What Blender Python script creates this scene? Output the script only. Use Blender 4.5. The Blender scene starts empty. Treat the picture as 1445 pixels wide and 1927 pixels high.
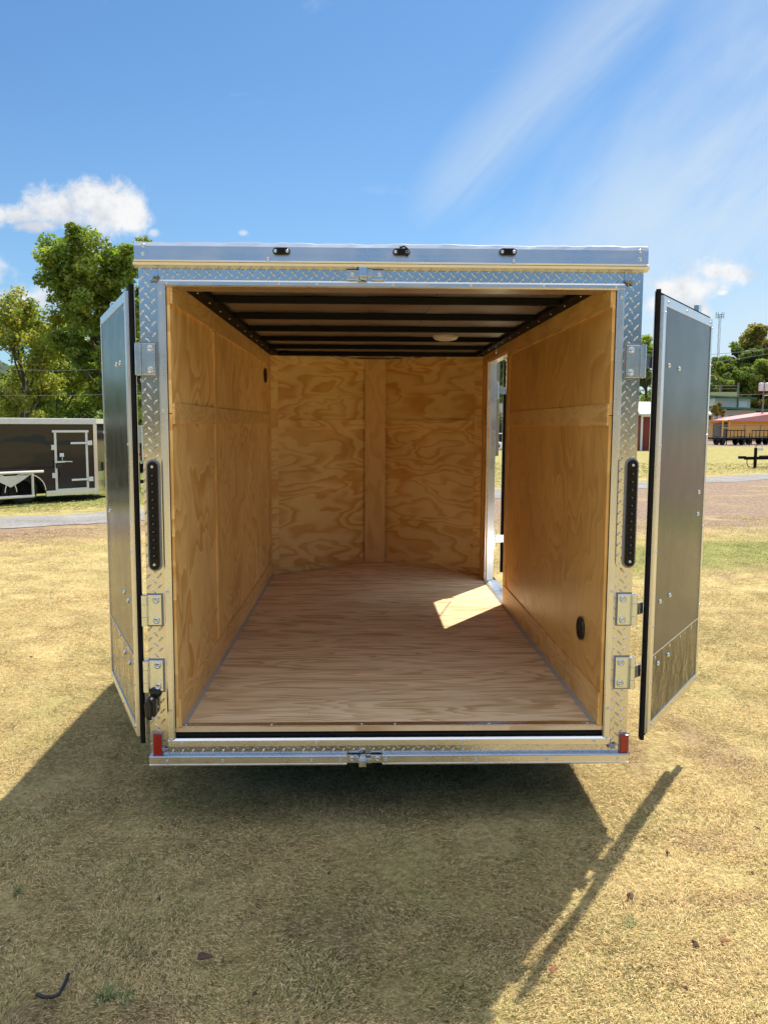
import bpy, math, random
import numpy as np
from mathutils import Vector, Matrix
R = math.radians
S = bpy.context.scene
COL = S.collection

# ------------------------------------------------------------------ camera
CAM = Vector((-0.122, -3.37, 1.705))
F = 1560.0
def nrm(v):
    v = np.array(v, float); return v/np.linalg.norm(v)
up_ = -nrm([-67, -15272, -1560]); fw_ = nrm([-41.5, 165., -1560]); up_ = nrm(up_-fw_*np.dot(up_, fw_)); rt_ = np.cross(fw_, up_)
RM = np.array([rt_, fw_, up_])
cd = bpy.data.cameras.new('camera'); cam = bpy.data.objects.new('camera', cd); COL.objects.link(cam)
cam.matrix_world = Matrix.Translation(CAM) @ Matrix(RM.tolist()).to_4x4()
cd.sensor_fit = 'VERTICAL'; cd.sensor_height = 24; cd.lens = 24*F/1927; cd.clip_end = 3000; cd.clip_start = .05
S.camera = cam
S.view_settings.view_transform = 'Standard'; S.view_settings.look = 'None'
S.view_settings.exposure = 1.0; S.view_settings.gamma = 1
S.cycles.max_bounces = 12; S.cycles.diffuse_bounces = 8; S.cycles.transparent_max_bounces = 16
S.cycles.use_denoising = True
S.cycles.caustics_reflective = False; S.cycles.caustics_refractive = False
S.cycles.sample_clamp_indirect = 6

def ray(px, py):
    return RM @ np.array([(px-722.5)/F, -(py-963.5)/F, -1.])
def at(px, py, Y):                       # where the sight line of a photo pixel meets the vertical plane y = Y
    d = ray(px, py); t = (Y-CAM.y)/d[1]
    return Vector((CAM.x+d[0]*t, Y, CAM.z+d[2]*t))
def atz(px, py, Z):
    d = ray(px, py); t = (Z-CAM.z)/d[2]
    return Vector((CAM.x+d[0]*t, CAM.y+d[1]*t, Z))

# ------------------------------------------------------------------ node helper
class NT:
    def __init__(s, nt): s.nt = nt
    def n(s, t, **k):
        nd = s.nt.nodes.new(t)
        for a, b in k.items():
            if a == 'ins':
                for i, v in b.items():
                    if hasattr(v, 'is_linked') or isinstance(v, bpy.types.NodeSocket): s.nt.links.new(v, nd.inputs[i])
                    else: nd.inputs[i].default_value = v
            else: setattr(nd, a, b)
        return nd
    def m(s, op, a, b=0.0, c=0.0, clamp=False):
        nd = s.n('ShaderNodeMath', operation=op, use_clamp=clamp, ins={0: a, 1: b, 2: c}); return nd.outputs[0]
    def vm(s, op, a, b=(0, 0, 0)):
        nd = s.n('ShaderNodeVectorMath', operation=op, ins={0: a, 1: b}); return nd.outputs[0]
    def noise(s, v, sc, det=3., rough=.5, dist=0., out=0):
        nd = s.n('ShaderNodeTexNoise', ins={'Vector': v, 'Scale': sc, 'Detail': det, 'Roughness': rough, 'Distortion': dist}); return nd.outputs[out]
    def ramp(s, f, stops, interp='LINEAR'):
        nd = s.n('ShaderNodeValToRGB', ins={0: f}); cr = nd.color_ramp; cr.interpolation = interp
        while len(cr.elements) < len(stops): cr.elements.new(.5)
        for e, (p, c) in zip(cr.elements, stops):
            e.position = p; e.color = (*c, 1) if len(c) == 3 else c
        return nd.outputs[0]
    def mix(s, f, a, b, blend='MIX'):
        nd = s.n('ShaderNodeMix', data_type='RGBA', blend_type=blend)
        for i, v in ((0, f), (6, a), (7, b)):
            if isinstance(v, bpy.types.NodeSocket): s.nt.links.new(v, nd.inputs[i])
            else: nd.inputs[i].default_value = (*v, 1) if isinstance(v, tuple) and len(v) == 3 else v
        return nd.outputs[2]
    def sm(s, x, lo, hi, a=0., b=1.):
        nd = s.n('ShaderNodeMapRange', interpolation_type='SMOOTHSTEP', ins={0: x, 1: lo, 2: hi, 3: a, 4: b}); return nd.outputs[0]
    def xyz(s, v):
        nd = s.n('ShaderNodeSeparateXYZ', ins={0: v}); return nd.outputs
    def cxyz(s, x, y, z):
        nd = s.n('ShaderNodeCombineXYZ', ins={0: x, 1: y, 2: z}); return nd.outputs[0]

def mat(name):
    m = bpy.data.materials.new(name); m.use_nodes = True
    nt = m.node_tree; b = nt.nodes['Principled BSDF']
    return m, NT(nt), b
def setin(N, b, **k):
    for i, v in k.items():
        i = i.replace('_', ' ')
        if isinstance(v, bpy.types.NodeSocket): N.nt.links.new(v, b.inputs[i])
        else: b.inputs[i].default_value = (*v, 1) if isinstance(v, tuple) and len(v) == 3 else v
def simple(name, col, rough=.5, metal=0., var=.12, vs=8., bump=0., bs=60., coat=0., rv=.1, **k):
    m, N, b = mat(name)
    co = N.n('ShaderNodeTexCoord').outputs['Object']
    f = N.noise(co, vs, 5, .6)
    c = N.mix(f, tuple(x*(1-var) for x in col), tuple(min(1, x*(1+var)) for x in col))
    r = N.sm(N.noise(co, vs*2.3, 4, .6), .3, .7, max(.02, rough-rv*rough), rough+rv*rough)
    setin(N, b, Base_Color=c, Roughness=r, Metallic=metal, **k)
    if coat: setin(N, b, Coat_Weight=coat, Coat_Roughness=.05)
    if bump:
        bp = N.n('ShaderNodeBump', ins={'Strength': bump, 'Distance': .002, 'Height': N.noise(co, bs, 4, .6)})
        N.nt.links.new(bp.outputs[0], b.inputs['Normal'])
    return m

# ------------------------------------------------------------------ sky and sun
SUN_EL, SUN_AZ = 60.2, 34.0        # azimuth from +y towards +x
w = bpy.data.worlds.new('World'); S.world = w; w.use_nodes = True
N = NT(w.node_tree)
bg = w.node_tree.nodes['Background']
sky = N.n('ShaderNodeTexSky', sky_type='NISHITA', sun_disc=False)
sky.sun_elevation = R(SUN_EL); sky.sun_rotation = R(SUN_AZ); sky.air_density = 1.0; sky.dust_density = .6; sky.ozone_density = 1.6; sky.altitude = 50
dirv = N.n('ShaderNodeTexCoord').outputs['Generated']
X, Y, Z = N.xyz(dirv)[:3]
Ys = N.m('MAXIMUM', Y, .05)
U = N.m('DIVIDE', X, Ys); V = N.m('DIVIDE', Z, Ys)
front = N.sm(Y, .08, .25)
def uv(px, py):
    d = ray(px, py); return d[0]/d[1], d[2]/d[1]
UV = N.cxyz(U, V, 0.)
fb = N.noise(UV, 9., 9, .62)
fb2 = N.noise(UV, 38., 7, .6)
edge = N.m('ADD', N.m('MULTIPLY', N.m('SUBTRACT', fb, .5), 1.7), N.m('MULTIPLY', N.m('SUBTRACT', fb2, .5), .9))
def blob(px, py, rx, ry):
    u0, v0 = uv(px, py)
    a = N.m('DIVIDE', N.m('SUBTRACT', U, u0), rx/F); b = N.m('DIVIDE', N.m('SUBTRACT', V, v0), ry/F)
    return N.m('SUBTRACT', 1., N.m('SQRT', N.m('ADD', N.m('MULTIPLY', a, a), N.m('MULTIPLY', b, b))))
def blobs(L):
    r = None
    for q in L:
        x = blob(*q); r = x if r is None else N.m('SMOOTH_MAX', r, x, .25)
    return r
big = blobs([(20, 405, 120, 32), (110, 388, 105, 42), (205, 385, 85, 58), (160, 372, 60, 45), (60, 425, 60, 16), (245, 405, 50, 36), (-80, 420, 120, 40)])
mid = blobs([(-15, 510, 45, 40), (1260, 540, 60, 20), (1345, 512, 60, 24), (1300, 540, 70, 34), (1310, 585, 45, 24), (1240, 575, 45, 22), (1357, 551, 16, 7), (1420, 700, 60, 18), (30, 560, 90, 24)])
wee = blobs([(457, 438, 13, 8), (290, 438, 14, 10), (430, 520, 8, 5)])
d1 = N.sm(N.m('ADD', big, N.m('MULTIPLY', edge, 1.45)), .0, .66)
d2 = N.sm(N.m('ADD', mid, N.m('MULTIPLY', edge, 1.9)), -.2, .75)
d3 = N.sm(N.m('ADD', wee, N.m('MULTIPLY', edge, .8)), .05, .8)
cum = N.m('MAXIMUM', N.m('MAXIMUM', d1, N.m('MULTIPLY', d2, 1.)), N.m('MULTIPLY', d3, .6))
# cirrus: a long diagonal streak and a broad veil on the right
u0, v0 = uv(760, 440); u1, v1 = uv(1200, -10)
L_ = math.hypot(u1-u0, v1-v0); cx_, cy_ = (u1-u0)/L_, (v1-v0)/L_
al = N.m('ADD', N.m('MULTIPLY', N.m('SUBTRACT', U, u0), cx_), N.m('MULTIPLY', N.m('SUBTRACT', V, v0), cy_))
ac = N.m('ADD', N.m('MULTIPLY', N.m('SUBTRACT', U, u0), -cy_), N.m('MULTIPLY', N.m('SUBTRACT', V, v0), cx_))
wisp = N.noise(N.cxyz(N.m('MULTIPLY', al, 3.), N.m('MULTIPLY', ac, 26.), 3.), 1., 7, .62, .4)
soft = N.noise(N.cxyz(N.m('MULTIPLY', al, 4.), N.m('MULTIPLY', ac, 9.), 7.), 1., 5, .55, .3)
acw = N.m('ADD', ac, N.m('MULTIPLY', N.m('SUBTRACT', soft, .5), .035))
core = N.sm(N.m('ABSOLUTE', N.m('ADD', acw, N.m('MULTIPLY', N.m('SUBTRACT', wisp, .5), .05))), .0, N.m('ADD', .055, N.m('MULTIPLY', al, .06)), 1., 0.)
streak = N.m('MULTIPLY', N.m('MULTIPLY', core, N.sm(al, -.03, .10)), N.sm(wisp, .15, .75, .42, 1.))
side = N.sm(N.m('ADD', N.m('SUBTRACT', 0., acw), N.m('MULTIPLY', N.m('SUBTRACT', soft, .5), .20)), -.03, .26)
veil = N.m('MULTIPLY', side, N.sm(N.m('ADD', N.m('MULTIPLY', soft, .7), N.m('MULTIPLY', wisp, .3)), .30, .62, .42, 1.))
leftw = N.m('MULTIPLY', N.sm(N.noise(N.cxyz(N.m('MULTIPLY', U, 3.), N.m('MULTIPLY', V, 7.), 1.), 2.2, 6, .6, .5), .58, .85), .22)
cir = N.m('MAXIMUM', N.m('MAXIMUM', N.m('MULTIPLY', streak, .46), N.m('MULTIPLY', veil, .70)), leftw)
hz = N.m('MULTIPLY', N.sm(Z, .0, .45, 1., 0.), .14)
# bright clouds added out of view to lift the light in the shadows
cover = N.m('MULTIPLY', N.sm(Z, .36, .62), N.m('SUBTRACT', 1., N.sm(Y, .35, .75)))     # keeps the added fill cloud overhead and behind the camera
fill_cloud = N.m('MULTIPLY', N.sm(N.noise(N.cxyz(X, Y, N.m('MULTIPLY', Z, 2.5)), 2.6, 8, .6), .36, .58), cover)
cum = N.m('MULTIPLY', cum, front)
cir = N.m('MAXIMUM', N.m('MULTIPLY', cir, front), hz)
skyc = N.mix(1., sky.outputs[0], (.50, .755, .93), 'MULTIPLY')
c1 = N.mix(cir, skyc, (5.0, 5.6, 6.0))
shade = N.sm(N.m('ADD', N.noise(N.vm('ADD', UV, (.004, -.012, 0)), 16., 7, .6), N.m('MULTIPLY', N.m('MULTIPLY', d1, N.m('SUBTRACT', V, uv(150, 395)[1])), 2.2)), .36, .62)
cw = N.mix(shade, (4.3, 4.6, 5.1), (6.3, 6.35, 6.4))
c2 = N.mix(fill_cloud, N.mix(cum, c1, cw), (9.3, 9.9, 10.9))
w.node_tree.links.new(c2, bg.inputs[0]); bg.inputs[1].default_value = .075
ld = bpy.data.lights.new('sun', 'SUN'); ld.energy = 3.55; ld.angle = R(.53); ld.color = (1, .92, .79)
sun = bpy.data.objects.new('sun', ld); COL.objects.link(sun)
sd = Vector((math.sin(R(SUN_AZ))*math.cos(R(SUN_EL)), math.cos(R(SUN_AZ))*math.cos(R(SUN_EL)), math.sin(R(SUN_EL))))
sun.rotation_euler = sd.to_track_quat('Z', 'Y').to_euler(); sun.location = sd*50

# ------------------------------------------------------------------ mesh helper
class MB:
    def __init__(s): s.v = []; s.f = []; s.sm = []
    def add(s, vs, fs, smooth=False):
        o = len(s.v); s.v += [tuple(v) for v in vs]
        for f in fs: s.f.append([o+i for i in f]); s.sm.append(smooth)
        return s
    def box(s, x0, x1, y0, y1, z0, z1, M=None):
        vs = [(x, y, z) for z in (z0, z1) for y in (y0, y1) for x in (x0, x1)]
        if M: vs = [M @ Vector(v) for v in vs]
        return s.add(vs, [(0, 2, 3, 1), (4, 5, 7, 6), (0, 1, 5, 4), (2, 6, 7, 3), (0, 4, 6, 2), (1, 3, 7, 5)])
    def prism(s, pts, y0, y1, ax='y', M=None):          # closed 2-D outline extruded along an axis
        n = len(pts)
        def P(a, b, t): return {'y': (a, t, b), 'x': (t, a, b), 'z': (a, b, t)}[ax]
        vs = [P(a, b, y0) for a, b in pts]+[P(a, b, y1) for a, b in pts]
        if M: vs = [M @ Vector(v) for v in vs]
        fs = [list(range(n))[::-1], list(range(n, 2*n))]+[(i, (i+1) % n, n+(i+1) % n, n+i) for i in range(n)]
        return s.add(vs, fs)
    def tube(s, pts, r, n=10, caps=True, smooth=True):
        pts = [Vector(p) for p in pts]; k = len(pts)
        rs = r if isinstance(r, (list, tuple)) else [r]*k
        vs = []; a = None
        for i, p in enumerate(pts):
            t = (pts[min(i+1, k-1)]-pts[max(i-1, 0)]).normalized()
            if a is None: a = t.orthogonal().normalized()
            a = (a-t*a.dot(t)).normalized(); b = t.cross(a)
            for j in range(n):
                q = 2*math.pi*j/n; vs.append(p+(a*math.cos(q)+b*math.sin(q))*rs[i])
        fs = [(i*n+j, i*n+(j+1) % n, (i+1)*n+(j+1) % n, (i+1)*n+j) for i in range(k-1) for j in range(n)]
        s.add(vs, fs, smooth)
        if caps:
            o = len(s.v)-k*n
            s.f.append([o+j for j in range(n)][::-1]); s.sm.append(False)
            s.f.append([o+(k-1)*n+j for j in range(n)]); s.sm.append(False)
        return s
    def lathe(s, prof, c, ax, n=20):                     # prof: (radius, height) pairs round an axis through c
        ax = Vector(ax).normalized(); a = ax.orthogonal().normalized(); b = ax.cross(a); c = Vector(c)
        vs = [c+ax*h+(a*math.cos(2*math.pi*j/n)+b*math.sin(2*math.pi*j/n))*r for r, h in prof for j in range(n)]
        k = len(prof)
        return s.add(vs, [(i*n+j, i*n+(j+1) % n, (i+1)*n+(j+1) % n, (i+1)*n+j) for i in range(k-1) for j in range(n)], True)
    def build(s, name, m, parent=None, bevel=0, seg=2, split=True):
        me = bpy.data.meshes.new(name); me.from_pydata(s.v, [], s.f); me.materials.append(m)
        me.polygons.foreach_set('use_smooth', s.sm); me.update()
        o = bpy.data.objects.new(name, me); COL.objects.link(o)
        if parent: o.parent = parent
        if split and not bevel and True in s.sm and False in s.sm:
            md = o.modifiers.new('e', 'EDGE_SPLIT'); md.split_angle = R(38)
        if bevel:
            md = o.modifiers.new('b', 'BEVEL'); md.width = bevel; md.segments = seg; md.limit_method = 'ANGLE'; md.angle_limit = R(40)
        return o
def tag(o, label=None, cat=None, group=None, kind=None):
    for k, v in (('label', label), ('category', cat), ('group', group), ('kind', kind)):
        if v: o[k] = v
    return o
def empty(name, loc=(0, 0, 0), rz=0, label=None, cat=None, group=None):
    o = bpy.data.objects.new(name, None); COL.objects.link(o); o.location = loc; o.rotation_euler = (0, 0, rz); o.empty_display_size = .2
    return tag(o, label, cat, group)
def child_copy(src, parent, loc, rot=None):
    c = src.copy(); COL.objects.link(c); c.parent = parent; c.location = loc
    if rot is not None: c.rotation_euler = rot
    return c
def np_mesh(name, V, Fc, m, colors=None, parent=None, nper=3):
    me = bpy.data.meshes.new(name); nv = len(V); nf = len(Fc)
    me.vertices.add(nv); me.vertices.foreach_set('co', V.astype(np.float32).ravel())
    me.loops.add(nf*nper); me.loops.foreach_set('vertex_index', Fc.astype(np.int32).ravel())
    me.polygons.add(nf); me.polygons.foreach_set('loop_start', np.arange(0, nf*nper, nper, dtype=np.int32))
    me.polygons.foreach_set('loop_total', np.full(nf, nper, dtype=np.int32))
    if colors is not None:
        a = me.color_attributes.new('tint', 'FLOAT_COLOR', 'POINT')
        a.data.foreach_set('color', np.concatenate([colors, np.ones((nv, 1))], 1).astype(np.float32).ravel())
    me.update(calc_edges=True); me.materials.append(m)
    o = bpy.data.objects.new(name, me); COL.objects.link(o)
    if parent: o.parent = parent
    return o

# ------------------------------------------------------------------ materials
def plywood(name, cu, cv, light, dark, k=34., su=.9, sv=4.2, rough=.5, shift=0., contrast=1., spec=.35, line=0.):
    """rotary cut softwood: contour lines of a stretched noise; cu, cv = axes (0,1,2) along and across the grain"""
    m, N, b = mat(name)
    co = N.n('ShaderNodeTexCoord').outputs['Object']
    isl = N.n('ShaderNodeNewGeometry').outputs['Random Per Island']
    P = N.xyz(co); u, v = P[cu], P[cv]
    off = N.m('ADD', N.m('MULTIPLY', isl, 37.), N.m('MULTIPLY', N.n('ShaderNodeObjectInfo').outputs['Random'], 91.))
    base = N.cxyz(N.m('MULTIPLY', u, su), N.m('MULTIPLY', v, sv), N.m('ADD', off, shift))
    wob = N.noise(base, 2.2, 2, .5, out=1)
    b2 = N.vm('ADD', base, N.vm('MULTIPLY', N.vm('SUBTRACT', wob, (.5, .5, .5)), (.55, .8, 0)))
    n1 = N.noise(b2, 1., 2.2, .42, .25)
    ph = N.m('MULTIPLY', n1, k)
    fr = N.m('FRACT', ph)
    late = N.m('MULTIPLY', N.sm(fr, .22, .78), N.sm(fr, .86, .97, 1., 0.))      # soft start, hard edge
    broad = N.sm(N.noise(N.vm('MULTIPLY', base, (1.3, .9, 1)), 1.7, 3, .5), .38, .66)
    fine = N.noise(N.cxyz(N.m('MULTIPLY', u, 7.), N.m('MULTIPLY', v, 260.), off), 1., 3, .6)
    amt = N.m('MULTIPLY', N.m('MULTIPLY', late, N.m('ADD', .45, N.m('MULTIPLY', broad, .55))), .85*contrast)
    amt = N.m('ADD', amt, N.m('MULTIPLY', N.m('SUBTRACT', fine, .5), .35), clamp=True)
    c = N.mix(amt, light, dark)
    c = N.mix(N.m('MULTIPLY', broad, .30*contrast), c, tuple((a+b_)/2 for a, b_ in zip(light, dark)))
    if line:                  # thin pale ring where one growth band ends
        c = N.mix(N.m('MULTIPLY', N.m('MULTIPLY', N.sm(fr, .88, .97), N.sm(fr, .985, 1., 1., 0.)), line), c, tuple(min(1., x*1.12) for x in light))
    # knots and pitch specks
    vo = N.n('ShaderNodeTexVoronoi', ins={'Vector': N.cxyz(N.m('MULTIPLY', u, 2.2), N.m('MULTIPLY', v, 3.3), off), 'Scale': 2.3})
    kn = N.sm(vo.outputs['Distance'], .008, .040, .75, 0.)
    c = N.mix(kn, c, (.10, .045, .015))
    tone = N.sm(isl, 0., 1., .90, 1.07)
    c = N.mix(1., c, N.n('ShaderNodeCombineColor', ins={0: tone, 1: tone, 2: tone}).outputs[0], 'MULTIPLY')
    big_ = N.sm(N.noise(co, 1.1, 4, .6), .3, .7, .90, 1.06)
    c = N.mix(1., c, N.n('ShaderNodeCombineColor', ins={0: big_, 1: big_, 2: big_}).outputs[0], 'MULTIPLY')
    setin(N, b, Base_Color=c, Roughness=N.m('ADD', rough, N.m('MULTIPLY', late, -.08)), Specular_IOR_Level=spec)
    bp = N.n('ShaderNodeBump', ins={'Strength': .25, 'Distance': .001, 'Height': N.m('ADD', fine, N.m('MULTIPLY', late, .5))})
    N.nt.links.new(bp.outputs[0], b.inputs['Normal'])
    return m
M = {}
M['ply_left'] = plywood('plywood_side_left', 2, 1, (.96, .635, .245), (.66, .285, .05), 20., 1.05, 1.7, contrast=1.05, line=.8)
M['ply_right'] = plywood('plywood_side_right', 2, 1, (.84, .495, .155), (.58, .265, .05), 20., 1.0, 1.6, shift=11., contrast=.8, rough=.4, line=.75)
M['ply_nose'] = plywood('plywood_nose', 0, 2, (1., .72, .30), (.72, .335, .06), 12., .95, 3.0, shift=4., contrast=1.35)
M['ply_strip'] = plywood('plywood_strip', 1, 2, (.84, .55, .22), (.62, .33, .09), 12., 1.2, 5., shift=21., contrast=1.)
M['ply_vert'] = plywood('plywood_upright', 2, 0, (.84, .53, .20), (.62, .32, .085), 9., 1.1, 3.2, shift=31., contrast=.75)
M['ply_vert_side'] = plywood('plywood_upright_side', 2, 1, (.84, .54, .21), (.62, .32, .085), 9., 1.1, 4., shift=41., contrast=.8)
M['ply_floor'] = plywood('plywood_floor', 0, 1, (.90, .68, .43), (.52, .305, .125), 12., .75, 6.2, rough=.62, shift=2., contrast=1.2, spec=.08)

def metal(name, col, rough, aniso_axis=None, bump=.15, scale=(3, 3, 160), var=.06, rl=.5):
    m, N, b = mat(name)
    co = N.n('ShaderNodeTexCoord').outputs['Object']
    lines = N.noise(N.vm('MULTIPLY', co, scale), 1., 4, .6)
    blot = N.noise(co, 5., 5, .6)
    c = N.mix(N.m('ADD', N.m('MULTIPLY', lines, .4), N.m('MULTIPLY', blot, .6)), tuple(x*(1-var) for x in col), tuple(min(1, x*(1+var)) for x in col))
    r = N.m('ADD', N.sm(blot, .3, .7, rough*.85, rough*1.2), N.m('MULTIPLY', N.m('SUBTRACT', lines, .5), rough*rl))
    setin(N, b, Base_Color=c, Roughness=r, Metallic=1.)
    bp = N.n('ShaderNodeBump', ins={'Strength': bump, 'Distance': .001, 'Height': N.m('ADD', N.m('MULTIPLY', lines, .5), N.noise(co, 9., 3, .5))})
    N.nt.links.new(bp.outputs[0], b.inputs['Normal'])
    return m
M['alu'] = metal('mill_aluminium', (.74, .75, .77), .30, scale=(2, 90, 90))
M['alu_v'] = metal('mill_aluminium_upright', (.74, .75, .77), .30, scale=(90, 90, 2))
M['tread'] = metal('tread_plate', (.64, .64, .645), .16, bump=.5, scale=(12, 12, 12))
M['zinc'] = metal('zinc_plated_steel', (.68, .74, .80), .25, scale=(20, 20, 20), bump=.1)
M['panel'] = metal('door_lining_sheet', (.026, .030, .036), .22, scale=(120, 120, 1.5), bump=.03, rl=.12, var=.03)
pb_ = M['panel'].node_tree.nodes['Principled BSDF']; pb_.inputs['Metallic'].default_value = 0.; pb_.inputs['IOR'].default_value = 1.45
M['roofskin'] = metal('galvanised_roof_underside', (.36, .345, .33), .42, scale=(3, 3, 3), bump=.5)
def mirror_panel():
    m, N, b = mat('polished_dark_panel'); co = N.n('ShaderNodeTexCoord').outputs['Object']
    setin(N, b, Base_Color=(.008, .007, .006), Metallic=0., Roughness=.02, IOR=1.45)
    bp = N.n('ShaderNodeBump', ins={'Strength': .5, 'Distance': .03, 'Height': N.noise(co, 6., 4, .55)})
    N.nt.links.new(bp.outputs[0], b.inputs['Normal']); return m
M['mirror'] = mirror_panel()
M['rubber'] = simple('black_rubber', (.008, .008, .009), .75, Specular_IOR_Level=.25)
M['blacksteel'] = simple('black_painted_steel', (.009, .009, .010), .6, bump=.2, Specular_IOR_Level=.08)
M['blackpaint'] = simple('black_gloss_skin', (.012, .012, .014), .06, coat=.1, vs=3, Specular_IOR_Level=.34)
M['blackpaint_wavy'] = simple('black_gloss_side_sheet', (.012, .012, .014), .04, coat=.1, vs=3, Specular_IOR_Level=.36)
nw_ = NT(M['blackpaint_wavy'].node_tree); bw_ = nw_.n('ShaderNodeBump', ins={'Strength': .4, 'Distance': .05, 'Height': nw_.noise(nw_.vm('MULTIPLY', nw_.n('ShaderNodeTexCoord').outputs['Object'], (.7, 1., 1.)), 1.1, 2, .4)})
nw_.nt.links.new(bw_.outputs[0], nw_.nt.nodes['Principled BSDF'].inputs['Normal'])
M['plastic'] = simple('black_plastic', (.015, .015, .016), .28)
M['caulk'] = simple('grey_caulk', (.42, .39, .35), .75, vs=40, var=.3, bump=.5)
M['sealant'] = simple('grey_sealant', (.30, .31, .33), .5, vs=60, var=.25, bump=.5)
M['red'] = simple('red_reflector', (.38, .012, .010), .18, vs=200, var=.4, coat=.5)
M['lens'] = simple('smoked_lens', (.010, .008, .006), .3, Specular_IOR_Level=.25)
M['led'] = simple('lamp_element', (.20, .17, .12), .35, metal=.7)
M['whiteplastic'] = simple('white_plastic', (.75, .73, .68), .4)
M['white'] = simple('white_paint', (.78, .79, .78), .35, vs=2)
M['whitealu'] = simple('white_aluminium_frame', (.72, .72, .68), .35, metal=.3)
M['tyre'] = simple('tyre_rubber', (.018, .018, .018), .8)
M['hole'] = simple('vent_dark', (.01, .009, .008), .6)
M['cord'] = simple('black_cord', (.02, .022, .028), .5)
M['deadleaf'] = simple('dead_leaf', (.10, .055, .035), .8, vs=60, var=.5)
M['clay'] = simple('clay_clod', (.36, .17, .085), .95, vs=30, var=.2)

# ------------------------------------------------------------------ ground
road_c = [(-60, -26), (-20, 1.6), (-5.5, 11.35), (3.2, 17.2), (11, 22.6), (40, 42), (150, 118)]
def road_y(x):
    xs = [p[0] for p in road_c]; ys = [p[1] for p in road_c]
    return np.interp(x, xs, ys)
BALD = [atz(1310, 1400, 0), atz(1345, 1585, 0), atz(1370, 1430, 0), atz(1300, 1380, 0), atz(1190, 1430, 0), atz(60, 1900, 0), atz(1380, 1700, 0), atz(290, 1900, 0)]
BALR = [(.22, .5), (.24, .16), (.16, .5), (.12, .3), (.1, .25), (.12, .08), (.3, .05), (.12, .1)]
def bald_mask(N, co):
    P = N.xyz(co); nz = N.noise(co, 3.5, 6, .65); r = None
    for p, (rx, ry) in zip(BALD, BALR):
        a = N.m('DIVIDE', N.m('SUBTRACT', P[0], p.x), rx); b = N.m('DIVIDE', N.m('SUBTRACT', P[1], p.y), ry)
        d = N.m('SUBTRACT', 1., N.m('SQRT', N.m('ADD', N.m('MULTIPLY', a, a), N.m('MULTIPLY', b, b))))
        r = d if r is None else N.m('MAXIMUM', r, d)
    r = N.m('MAXIMUM', r, -1.)
    k = N.sm(N.m('ADD', r, N.m('MULTIPLY', N.m('SUBTRACT', nz, .5), 2.6)), -.1, .8)
    w_ = N.sm(N.noise(N.vm('ADD', co, (3.1, 7.7, 0)), .9, 6, .62), .58, .68)
    return N.m('MAXIMUM', N.m('MULTIPLY', k, .6), N.m('MULTIPLY', w_, .6))
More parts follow.
